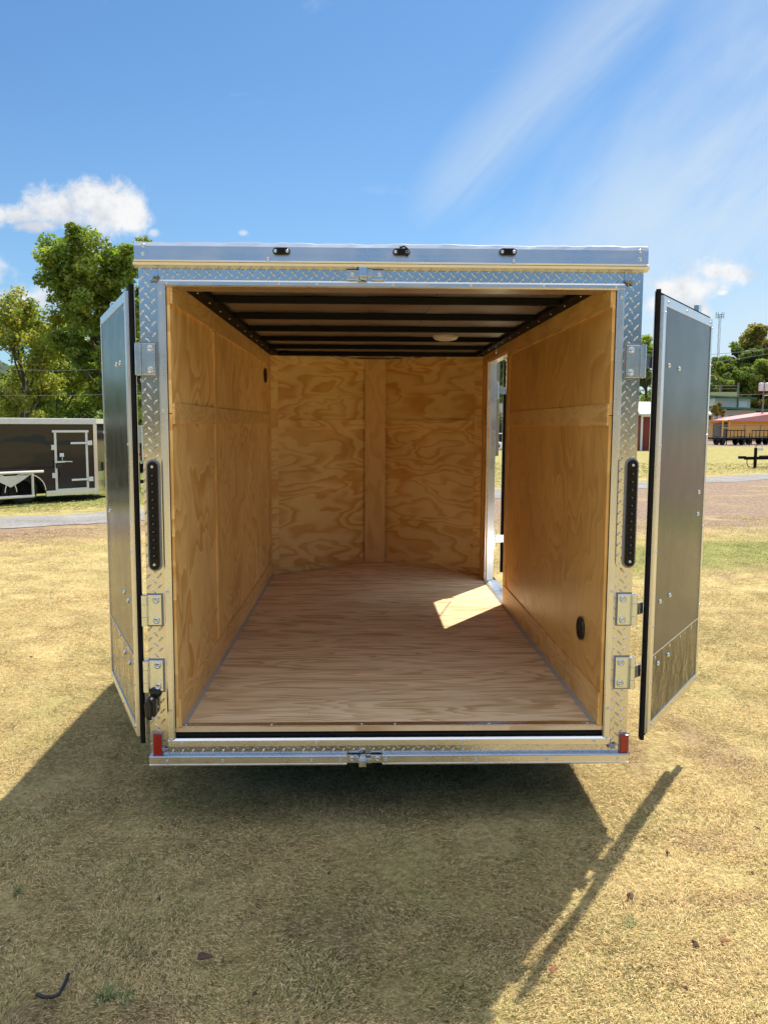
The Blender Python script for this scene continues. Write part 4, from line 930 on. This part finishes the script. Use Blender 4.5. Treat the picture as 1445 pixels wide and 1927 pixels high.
for x in (-4, -1.5, 1.5, 4): mb = MB(); mb.box(x-.6, x+.6, -.03, -.001, .9, 1.9); w0 = mb.build('window', M['white'], HS); mb = MB(); mb.box(x-.52, x+.52, -.04, -.031, .98, 1.82); mb.build('pane', M['lens'], w0)
for i, (px, D, tilt, mm, lab) in enumerate(((936.5, 56, 70, M['white'], 'white painted tyre leaning in front, seen through the side doorway'), (933, 57, 50, M['tyre'], 'black tyre leaning behind the white one, seen through the side doorway'))):
    t = empty('old_tyre', gp(px, D), 0, lab, 'tyre', 'tyres seen through the side doorway')
    mb = MB(); mb.lathe([(.17, -.08), (.25, -.09), (.29, -.05), (.29, .05), (.25, .09), (.17, .08), (.15, .0), (.17, -.08)], (0, 0, .29), (math.sin(R(tilt-60)), -1, .25), 28); mb.build('tyre', mm, t)
mb = MB(); p0 = gp(905, 60); 
FN = empty('pipe_fence', gp(935, 68), R(4), 'pale pipe fence on the grass seen through the side doorway', 'fence')
mb = MB(); mb.tube([(-9, 0, 1.0), (9, 0, 1.0)], .035, 8); mb.build('rail', M['whitealu'], FN)
for x in range(-9, 10, 3): mb = MB(); mb.tube([(x, 0, 0), (x, 0, .97)], .03, 8); mb.build('post', M['whitealu'], FN)

# ------------------------------------------------------------------ red shed
p = gp(1204, 56.5)
SH = empty('red_shed', p, 0, 'dark red shed with white corner trim and white metal roof, between post and right door', 'shed')
M['barnred'] = simple('barn_red_siding', (.21, .028, .018), .6, vs=3); M['roofwhite'] = simple('white_roof_sheet', (.72, .74, .76), .4, vs=3)
mb = MB(); mb.box(0.1, 4.4, 0, 3.4, 0, 2.45)
for k in range(14): mb.box(.25+k*.3, .27+k*.3, -.012, 0, .02, 2.4)
mb.build('wall', M['barnred'], SH)
mb = MB(); mb.box(0.0, .14, -.03, -.013, 0, 2.45); mb.box(4.3, 4.44, -.03, -.013, 0, 2.45); mb.box(.14, 4.3, -.03, -.013, 2.3, 2.45); mb.build('corner_trim', M['white'], SH)
mb = MB(); mb.prism([(-.35, 2.42), (3.7, 2.42), (3.7, 2.50), (1.7, 3.35), (1.6, 3.35), (-.35, 2.52)], -.2, 4.7, 'x')
for k in range(24): mb.prism([(-.36, 2.53), (1.65, 3.37), (1.65, 3.35), (-.36, 2.51)], -.15+.2*k, -.12+.2*k, 'x')
mb.build('roof', M['roofwhite'], SH)
mb = MB(); mb.box(1.6, 2.6, -.03, -.013, 0, 2.0); mb.build('door', M['white'], SH)

# ------------------------------------------------------------------ right background: buildings, fence, trailers
M['greenmetal'] = simple('green_metal', (.035, .14, .085), .4, vs=3); M['cream'] = simple('cream_siding', (.62, .62, .58), .6, vs=2)
p = gp(1412, 107)
WB = empty('white_building', p, R(-14), 'long off white building with green eaves and a stepped roof', 'building')
kx = 107/F
mb = MB(); mb.box(-7.5, .4, 0, 7, 0, 3.75); mb.box(-4.2, .2, 2.5, 7, 3.75, 5.4)
for k in range(26): mb.box(-7.4+k*.3, -7.37+k*.3, -.02, 0, 0, 3.7)
mb.build('wall', M['cream'], WB)
mb = MB(); mb.prism([(-8.2, 4.15), (1.9, 3.62), (1.9, 3.86), (-8.2, 4.40)], -.9, 2.45, 'y'); mb.build('lower_roof', M['greenmetal'], WB)
mb = MB(); mb.prism([(-5.0, 5.52), (.9, 5.25), (.9, 5.43), (-5.0, 5.72)], 1.9, 7.3, 'y'); mb.box(-1.5, -1.3, 2.46, 2.49, 4.0, 5.3); mb.build('upper_roof', M['greenmetal'], WB)
mb = MB(); mb.box(-3.0, -1.5, -.05, -.021, 2.2, 3.1); w0 = mb.build('window', M['white'], WB); mb = MB(); mb.box(-2.9, -1.6, -.06, -.051, 2.3, 3.05); mb.build('pane', M['lens'], w0)
mb = MB(); mb.box(-6.8, -5.4, -.05, -.021, 0, 2.4); mb.build('door', M['plastic'], WB)
mb = MB(); mb.box(-1.2, -.2, 2.44, 2.49, 4.2, 5.0); w0 = mb.build('window', M['white'], WB)
p = gp(1368, 114)
DK = empty('raised_deck', p, R(-8), 'pale yellow raised deck with railing above the green roof', 'deck')
mb = MB(); mb.box(-2.4, 1.2, 0, 2, 5.75, 6.35); mb.build('fascia', simple('yellow_fascia', (.70, .55, .26), .6), DK)
mb = MB(); mb.box(1.0, 1.22, -.05, .2, 0, 7.6); mb.box(-1.3, -1.1, 0, .2, 6.35, 7.4); mb.tube([(-2.4, .1, 7.2), (1, .1, 7.2)], .04, 6); mb.tube([(-2.4, .1, 6.8), (1, .1, 6.8)], .03, 6); mb.build('railing', M['polewood'], DK)
mb = MB(); mb.box(-2.4, 1., .3, 2, 0, 5.7); mb.build('wall', M['cream'], DK)
p = gp(1337, 119); GB = empty('green_roof_house', p, 0, 'white house with green gable roof partly behind the right door', 'house')
mb = MB(); mb.box(-6, 1.0, 0, 6, 0, 5.6); mb.build('wall', M['cream'], GB)
mb = MB(); mb.prism([(-6.5, 5.9), (-2.3, 8.2), (1.8, 5.9), (1.8, 6.2), (-2.3, 8.55), (-6.5, 6.2)], -.5, 6.4, 'y'); mb.build('roof', M['greenmetal'], GB)
# orange stall with pink roof
p = gp(1371, 93)
OB = empty('orange_building', p, R(3), 'yellow orange low building with faded pink red roof', 'building')
M['orange'] = simple('orange_yellow_paint', (.88, .43, .035), .55, vs=1.5); M['pink'] = simple('faded_red_roof', (.60, .27, .26), .55, vs=2)
mb = MB(); mb.box(0, 11, 0, 5, 0, 2.22)
for k in range(18): mb.box(.5+k*.6, .52+k*.6, -.012, 0, 0, 2.2)
mb.build('wall', M['orange'], OB)
mb = MB(); mb.prism([(-.55, 2.22), (11.6, 2.22), (11.6, 2.34), (6.2, 3.30), (6.0, 3.30), (-.55, 2.36)], -.5, 5.4, 'y')
mb.build('roof', M['pink'], OB)
mb = MB()
for x in (-1.05, -.28): mb.box(x-.07, x+.07, -.5, -.36, 0, 2.22)
mb.box(-1.12, -.21, -.5, -.36, 2.22, 2.35); mb.box(-.98, -.35, -.48, -.40, 1.45, 1.55); mb.build('porch_frame', M['orange'], OB)
mb = MB(); mb.box(-.9, -.02, .5, 2.2, 0, 2.0); mb.build('doorway', M['plastic'], OB)
# dark parked vehicle behind the stall
p = gp(1374, 100)
VH = empty('parked_van', p, R(80), 'dark parked van behind the orange building', 'van')
mb = MB(); mb.prism([(-2.2, .4), (2.2, .4), (2.25, 1.0), (1.9, 1.25), (1.3, 1.9), (-2.1, 1.95), (-2.25, 1.1)], -.9, .9, 'y'); mb.build('body', M['blackpaint'], VH, .06)
for x in (-1.4, 1.4):
    for y_ in (-.85, .85): wheel(VH, (x, y_, .33), (0, math.copysign(1, y_), 0), .33, .2, M['alu'])
mb = MB(); mb.prism([(-1.8, 1.25), (1.4, 1.25), (1.1, 1.8), (-1.8, 1.82)], -.91, .91, 'y'); mb.build('window', M['lens'], VH)
# chain link fence
def link_mat():
    m, N, b = mat('chain_link'); co = N.n('ShaderNodeTexCoord').outputs['Object']; P = N.xyz(co)
    a = N.m('ABSOLUTE', N.m('SUBTRACT', N.m('FRACT', N.m('MULTIPLY', N.m('ADD', P[0], P[2]), 9.)), .5)); c = N.m('ABSOLUTE', N.m('SUBTRACT', N.m('FRACT', N.m('MULTIPLY', N.m('SUBTRACT', P[0], P[2]), 9.)), .5))
    wv = N.m('GREATER_THAN', N.m('MAXIMUM', a, c), .455)
    setin(N, b, Base_Color=(.5, .5, .5), Metallic=.6, Roughness=.5, Alpha=wv); return m
FC = empty('chain_link_fence', gp(1390, 86), R(2), 'grey chain link fence in front of the orange building', 'fence')
mb = MB(); mb.box(-4.5, 12, -.002, .002, .03, 1.78); mb.build('mesh', link_mat(), FC)
mb = MB(); mb.tube([(-4.5, 0, 1.8), (12, 0, 1.8)], .03, 8); mb.build('rail', M['polewood'], FC)
for k, x in enumerate((-4.5, -2.6, .55, 1.95, 4.4, 7, 9.6, 12)):
    mb = MB(); mb.tube([(x, 0, 0), (x+(.35 if k == 3 else 0), 0, 1.86)], .045, 8); mb.build('post', M['polewood'], FC)
# open utility trailers in a row
def utility_trailer(loc, rz, L, W, label, group, gate=True, H=.62, front=False):
    t = empty('utility_trailer', loc, rz, label, 'trailer', group)
    mb = MB()
    for y_ in (0, W): mb.box(0, L, y_-.04, y_+.04, H-.08, H+.05)
    for x in np.linspace(0, L, 6): mb.box(x-.03, x+.03, .045, W-.045, H-.05, H+.02)
    mb.box(0, L, .045, W-.045, H+.021, H+.05)
    mb.build('bed', M['blacksteel'], t)
    if gate:
        mb = MB(); mb.box(-.03, .03, .0, W, H+1.02, H+1.07)
        for k in range(8): mb.box(-.02, .02, .03+k*(W-.06)/7-.02, .03+k*(W-.06)/7+.02, H+.06, H+1.019)
        mb.build('ramp_gate', M['blacksteel'], t)
    for y_ in (-.16, W+.16):
        for x in (L*.47, L*.47+.85): wheel(t, (x, y_, .34), (0, math.copysign(1, y_), 0), .34, .2, M['blacksteel'])
        mb = MB(); mb.box(L*.47-.42, L*.47+1.27, y_-.13, y_+.13, .74, .77); mb.build('fender', M['blacksteel'], t)
    mb = MB(); mb.tube([(L, .2, H-.02), (L+1.3, W/2, H-.05)], .05, 4, smooth=False); mb.tube([(L, W-.2, H-.02), (L+1.3, W/2, H-.05)], .05, 4, smooth=False); mb.tube([(L+1.1, W/2, .0), (L+1.1, W/2, 1.1)], .035, 8); mb.build('tongue', M['blacksteel'], t)
    mb = MB(); mb.box(-.06, -.03, .03, .13, H-.05, H+.03); mb.box(-.06, -.03, W-.13, W-.03, H-.05, H+.03); mb.build('tail_lamp', M['red'], t)
    return t
GU = 'black utility trailers in a row before the orange building'
for k, (px, D, lab) in enumerate(((1326, 76, 'black utility trailer partly behind the right door'), (1370, 78, 'black utility trailer below the orange porch frame'), (1412, 79, 'black utility trailer below the middle of the orange wall'), (1452, 79, 'black utility trailer cut off by the right picture edge'))):
    utility_trailer(gp(px, D), R(-78+5*k), 4.0, 1.65, lab, GU, gate=False, H=.60)
for k, (px, w_) in enumerate(((1383, 1.75), (1432, 1.9))):
    FG = empty('loading_gate', gp(px, 74.5), R(2), ['shorter black barred gate standing up before the orange wall', 'longer black barred gate standing up before the orange wall, at the picture edge'][k], 'gate', 'black barred trailer gates before the orange wall')
    mb = MB(); mb.box(-w_/2, w_/2, -.03, .03, 1.28, 1.35)
    mb.box(-w_/2, w_/2, -.03, .03, .42, .50)
    for i in range(6): x = -w_/2+.03+i*(w_-.06)/5; mb.box(x-.022, x+.022, -.02, .02, .501, 1.279)
    for x in (-w_/2+.03, w_/2-.03): mb.box(x-.03, x+.03, -.03, .03, 0, .419)
    mb.build('bars', M['blacksteel'], FG)
# nearer utility trailer whose tongue enters from the right
a = at(1390, 862, 30.0); b_ = at(1475, 862, 30.6)
UT = empty('utility_trailer', (a.x, a.y, 0), math.atan2(b_.y-a.y, b_.x-a.x), 'nearest black utility trailer, only its tongue and jack in view', 'trailer')
zt = a.z
mb = MB(); mb.box(-.02, .30, -.05, .05, zt-.03, zt+.08); mb.build('coupler', M['blacksteel'], UT, .01)
mb = MB(); mb.box(.28, 1.75, -.05, .05, zt-.07, zt+.05); mb.tube([(.9, 0, zt), (2.3, .8, zt)], .05, 4, smooth=False); mb.tube([(.9, 0, zt), (2.3, -.8, zt)], .05, 4, smooth=False); mb.build('tongue', M['blacksteel'], UT)
mb = MB(); mb.box(.66, .74, -.16, -.06, .02, zt+.42); mb.box(.60, .80, -.2, -.02, 0, .02); mb.tube([(.70, -.11, zt+.42), (.70, -.11, zt+.5), (.86, -.11, zt+.56)], .015, 6); mb.build('jack', M['blacksteel'], UT)
mb = MB(); mb.tube([(.34, -.07, zt-.03), (.31, -.09, zt-.2), (.38, -.08, zt-.34), (.47, -.08, .04)], .018, 6); mb.build('safety_chain', M['blacksteel'], UT)
mb = MB()
for y_ in (-.85, .85): mb.box(1.75, 5, y_-.04, y_+.04, zt-.07, zt+.06)
for x in (1.79, 3.3, 4.9): mb.box(x-.04, x+.04, -.81, .81, zt-.06, zt+.05)
mb.box(1.72, 1.80, -.95, -.87, zt-.4, zt+.55); mb.box(1.72, 3.5, -.95, -.87, zt+.49, zt+.56); mb.build('bed', M['blacksteel'], UT)
for y_ in (-1.0, 1.0): wheel(UT, (3.4, y_, .33), (0, math.copysign(1, y_), 0), .33, .2, M['white'])
mb = MB(); mb.box(.86, 1.06, -.12, -.07, zt+.30, zt+.40); mb.prism([(.86, zt+.30), (1.06, zt+.30), (1.03, zt+.62), (.98, zt+.30)], -.1, -.08, 'y'); mb.build('wiring_tag', M['white'], UT)
# transformer pole, antenna tower, wires
TP = pole(1431, 96, 7.0, .11, 'grey utility pole carrying a pale transformer at the right', arm=False, m=M['polewood'])
mb = MB(); mb.lathe([(.001, 0), (.26, .02), (.28, .1), (.28, .85), (.24, .93), (.001, .97)], (-.36, -.1, 5.75), (0, 0, 1), 18); mb.lathe([(.001, 0), (.26, .02), (.28, .1), (.28, .85), (.24, .93), (.001, .97)], (.28, -.2, 5.75), (0, 0, 1), 18); mb.build('transformer', M['whiteplastic'], TP)
mb = MB(); mb.tube([(0, 0, 5.2), (.9, -.2, 5.35)], .035, 6); mb.box(.7, 1.3, -.3, -.1, 5.28, 5.40); mb.build('lamp_arm', M['whitealu'], TP)
TW = empty('antenna_tower', gp(1343, 300), 0, 'thin lattice antenna mast against the sky beside the right door', 'tower')
zt = at(1343, 592, 296.6).z
mb = MB()
for k in range(3):
    q = 2*math.pi*k/3; mb.tube([(.4*math.cos(q), .4*math.sin(q), 0), (.4*math.cos(q), .4*math.sin(q), zt)], .06, 4)
for k in range(int(zt/1.2)):
    q = 2*math.pi*(k % 3)/3; q2 = q+2*math.pi/3; mb.tube([(.4*math.cos(q), .4*math.sin(q), k*1.2), (.4*math.cos(q2), .4*math.sin(q2), k*1.2+1.2)], .035, 4)
mb.build('mast', M['polewood'], TW)
mb = MB()
for z in (0, -.8): mb.tube([(-1.5, 0, zt+z), (1.5, 0, zt+z)], .09, 4); mb.tube([(0, -1.5, zt+z), (0, 1.5, zt+z)], .09, 4)
for x in (-1.4, -.7, .7, 1.4): mb.tube([(x, 0, zt-1.4), (x, 0, zt+.9)], .10, 4)
mb.build('antenna', M['polewood'], TW)
def wire(pa, pb, D0, D1, sag, r, label):
    a = at(*pa, D0-3.37); b_ = at(*pb, D1-3.37)
    pts = [a.lerp(b_, i/14)-Vector((0, 0, sag*4*(i/14)*(1-i/14))) for i in range(15)]
    mb = MB(); mb.tube(pts, r, 5); return tag(mb.build('power_line', M['wire'], None), label, 'power line', 'power lines in the background')
M['wire'] = simple('grey_wire', (.30, .31, .32), .5)
wire((-60, 742), (300, 736), 31, 31, .1, .010, 'lowest thin wire crossing the trees at the left')
wire((-60, 690), (300, 688), 31, 31, .15, .010, 'upper thin wire crossing the trees at the left')
wire((1240, 671), (1500, 648), 100, 92, .3, .025, 'thin wire crossing above the tall olive tree at the right')
wire((1240, 690), (1500, 655), 98, 94, .3, .025, 'thin wire crossing through the tall olive tree at the right')
wire((1240, 742), (1500, 738), 99, 95, .2, .025, 'thin wire reaching the transformer pole at the right')
# ------------------------------------------------------------------ lawn blades
def fnoise(x, y, s, seed):
    r = np.random.default_rng(seed); g_ = r.random((64, 64)); u = x*s; v = y*s
    i = np.floor(u).astype(int); j = np.floor(v).astype(int); fu = u-i; fv = v-j; fu = fu*fu*(3-2*fu); fv = fv*fv*(3-2*fv)
    G = lambda a, b: g_[a % 64, b % 64]
    return (G(i, j)*(1-fu)+G(i+1, j)*fu)*(1-fv)+(G(i, j+1)*(1-fu)+G(i+1, j+1)*fu)*fv
def lawn(n, ylo, yhi, name, label, seed, size, width, kx=.62, xoff=0, power=1.6, keep=None, greenish=0.):
    rng = np.random.default_rng(seed)
    t = rng.random(n); d0, d1 = ylo+3.37, yhi+3.37
    D = (d0**(2-power)+t*(d1**(2-power)-d0**(2-power)))**(1/(2-power)); Y = D-3.37
    X = CAM.x+(rng.random(n)*2-1)*(D*kx+.25)+.0
    clump = fnoise(X, Y, 9., 1)*.6+fnoise(X, Y, 2.3, 2)*.4
    k = rng.random(n) < np.clip(clump*2.2-.25, .12, 1)
    if keep is not None: k &= keep(X, Y)
    X, Y, D, clump = X[k], Y[k], D[k], clump[k]; n = len(X)
    flow = fnoise(X, Y, 3.2, 5)*6.28*1.5+rng.normal(size=n)*.9
    L = size*rng.uniform(.45, 1.25, n)*(.6+.6*clump); W_ = width*rng.uniform(.7, 1.3, n)*np.maximum(1., D/5.)
    el = np.abs(rng.normal(size=n))*.42+.06; el = np.minimum(el, 1.3)
    dx, dy, dz = np.cos(flow)*np.cos(el), np.sin(flow)*np.cos(el), np.sin(el)
    Z = relief(X, Y)+rng.random(n)*.010*(.4+clump)
    base = np.stack([X, Y, Z], 1); dir_ = np.stack([dx, dy, dz], 1)
    side = np.stack([-np.sin(flow), np.cos(flow), rng.normal(size=n)*.5], 1); side /= np.linalg.norm(side, axis=1)[:, None]
    mid = base+dir_*(L*.55)[:, None]; tip = mid+(dir_*np.array([1, 1, .2])+np.stack([rng.normal(size=n)*.25, rng.normal(size=n)*.25, -.15*np.ones(n)], 1))*(L*.45)[:, None]
    tip[:, 2] = np.maximum(tip[:, 2], Z+.001)
    w2 = side*(W_*.5)[:, None]
    V = np.stack([base-w2*.7, mid-w2, tip, mid+w2, ], 1).reshape(-1, 3)
    # per-blade tint: x multiplies brightness, y chooses straw or green
    br = np.where(rng.random(n) < .10+.35*np.clip(fnoise(X, Y, 13., 14)-.45, 0, 1), rng.uniform(.06, .3, n), rng.uniform(.5, 1.28, n))*(.86+.26*fnoise(X, Y, 1.7, 15)); gband = np.clip(1.3-np.abs(Y-.25*X-6.4+1.6*(fnoise(X, Y, 1.3, 12)-.5)*2)*.8, 0, 1)*np.clip((X-1.5)/2, 0, 1)*.6
    gr = (rng.random(n) < np.clip(.08+gband+greenish*np.where(X < 0, 1.6, .8)+.55*(fnoise(X, Y, .8, 8)-.45)+.55*(fnoise(X, Y, 4., 9)-.5), .02, .95)).astype(float)
    C = np.stack([br, gr, rng.random(n)], 1)
    o = np_mesh(name, V, np.arange(n*4).reshape(-1, 4), M['blade'], np.repeat(C, 4, 0), None, 4)
    return tag(o, label, 'grass', kind='stuff')
def blade_mat():
    m, N, b = mat('dry_grass_blade')
    a = N.n('ShaderNodeAttribute', attribute_name='tint').outputs['Color']; P = N.xyz(a)
    co = N.n('ShaderNodeNewGeometry').outputs['Position']
    straw = N.mix(P[2], (.67, .495, .22), (.86, .705, .40)); gre = N.mix(P[2], (.15, .20, .045), (.30, .34, .11))
    c = N.mix(P[1], straw, gre)
    bald = bald_mask(N, co)
    c = N.mix(N.m('MULTIPLY', bald, .55), c, (.46, .30, .17))
    c = N.mix(1., c, N.n('ShaderNodeCombineColor', ins={0: P[0], 1: P[0], 2: P[0]}).outputs[0], 'MULTIPLY')
    nt = N.nt; d = N.n('ShaderNodeBsdfDiffuse', ins={0: c}); t = N.n('ShaderNodeBsdfTranslucent', ins={0: c})
    mx = N.n('ShaderNodeMixShader', ins={0: .25}); nt.links.new(d.outputs[0], mx.inputs[1]); nt.links.new(t.outputs[0], mx.inputs[2]); nt.links.new(mx.outputs[0], nt.nodes['Material Output'].inputs[0]); nt.nodes.remove(b)
    return m
M['blade'] = blade_mat()
yr_ = lambda x: .68*x+15.1
nodirt = lambda x, y: (y-yr_(x))*.827 < -1.6-np.maximum(x+3, 0)*.50+.9*(fnoise(x, y, 1.1, 4)-.5)*3
lawn(1000000, -1.45, 5.0, 'dry_grass', 'short dry straw coloured grass round the trailer', 21, .026, .0019, power=1.25, keep=nodirt)
lawn(330000, 5.0, 13.5, 'dry_grass', 'dry grass farther out towards the dirt strip', 22, .036, .0020, power=1.1, keep=nodirt)
farg = lambda x, y: (y-yr_(x))*.827 > 1.5
lawn(150000, 9., 34., 'green_grass', 'greener grass beyond the gravel road', 23, .10, .0032, power=1.0, keep=farg, greenish=.40)
# a few taller green tufts and small litter
def tuft(px, py, n, h, seed, label):
    p = atz(px, py, 0); rnd = random.Random(seed); mb = MB()
    for i in range(n):
        q = rnd.uniform(0, 6.28); l = h*rnd.uniform(.5, 1.2); e = rnd.uniform(.25, 1.1); w_ = .0022
        d = Vector((math.cos(q)*math.cos(e), math.sin(q)*math.cos(e), math.sin(e))); sd_ = Vector((-math.sin(q), math.cos(q), 0))*w_
        b0 = Vector((rnd.uniform(-.012, .012), rnd.uniform(-.012, .012), 0)); m1 = b0+d*l*.6; t1 = m1+(d-Vector((0, 0, .5)))*l*.5
        mb.add([b0-sd_, b0+sd_, m1+sd_, m1-sd_, t1], [(0, 1, 2, 3), (3, 2, 4)])
    o = mb.build('grass_tuft', M['tuft']); o.location = (p.x, p.y, float(relief(np.array(p.x), np.array(p.y)))); tag(o, label, 'grass tuft', 'green grass tufts')
M['tuft'] = simple('tuft_blade', (.13, .20, .05), .6, var=.4, vs=20)
tuft(200, 1870, 26, .075, 1, 'green grass tuft right of the black cord'); tuft(232, 1876, 14, .05, 2, 'smaller green tuft beside the larger one near the cord'); tuft(30, 1675, 16, .05, 3, 'green tuft in the shadow at the left edge'); tuft(1190, 1740, 12, .04, 4, 'small green tuft on the sunlit grass at the lower right')
p = [atz(*q, .014) for q in ((70, 1871), (82, 1876), (100, 1876), (112, 1871), (118, 1860), (124, 1848), (129, 1833))]
mb = MB(); mb.tube(p, .0055, 10); tag(mb.build('cord_scrap', M['cord']), 'short curved scrap of black cord lying in the shaded grass', 'cord')
def litter(px, py, m, lab, seed, s=.014, cat='dead leaf', grp='dead leaves lying on the grass', nm='dead_leaf'):
    p = atz(px, py, 0); rnd = random.Random(seed); mb = MB(); n = 9
    ring_ = []
    for i in range(n):
        q = 2*math.pi*i/n; r_ = s*rnd.uniform(.55, 1.2); ring_.append((math.cos(q)*r_*1.5, math.sin(q)*r_, rnd.uniform(0, .010)))
    mb.add([(0, 0, .012)]+ring_+[(x, y, z-.003) for x, y, z in ring_]+[(0, 0, .008)], [(0, 1+i, 1+(i+1) % n) for i in range(n)]+[(2*n+1, n+1+(i+1) % n, n+1+i) for i in range(n)]+[(1+i, n+1+i, n+1+(i+1) % n, 1+(i+1) % n) for i in range(n)])
    o = mb.build(nm, m); o.location = (p.x, p.y, .012); o.rotation_euler = (0, 0, seed); tag(o, lab, cat, grp)
litter(1185, 1692, M['deadleaf'], 'dark curled dead leaf right of the door shadow', 1); litter(1308, 1785, M['deadleaf'], 'dead leaf left of the reddish one at the lower right', 2, .010)
litter(1362, 1778, M['clay'], 'reddish dry leaf at the lower right', 3, .012); litter(1040, 1832, M['clay'], 'reddish clod of clay beside the end of the door shadow', 4, .012, 'clod', None, 'clay_clod')
litter(1423, 1566, M['deadleaf'], 'pale dead leaf near the right picture edge', 5, .012); litter(385, 1808, M['deadleaf'], 'dead leaf in the shadow at the lower left', 6, .02)
rl = random.Random(77)
spots = [(1255, 1612), (1415, 1650), (1098, 1902), (1290, 1868), (1165, 1608), (1350, 1480), (60, 1240), (150, 1160), (45, 1420), (620, 1650), (760, 1780), (300, 1700), (860, 1600), (480, 1880), (1330, 1320), (110, 1080)]
words = ['right of the door shadow', 'near the right picture edge below the bald patch', 'at the bottom beside the shadow edge', 'at the bottom right', 'close to the shadow of the open door', 'on the reddish bare patch at the right', 'on the sunlit lawn left of the trailer', 'on the far lawn left of the left door', 'at the left edge just above the shadow', 'in the middle of the trailer shadow', 'low in the trailer shadow, right of its middle', 'in the shadow at the left', 'in the shadow right of the centre', 'at the bottom of the shadow, left of the middle', 'beyond the right door', 'on the far sunlit lawn at the left']
for k, (q, wd_) in enumerate(zip(spots, words)):
    if k in (0, 1, 3, 6, 9, 11, 13): litter(q[0], q[1], M['deadleaf'], 'small brown leaf '+wd_, 20+k, rl.uniform(.005, .008))
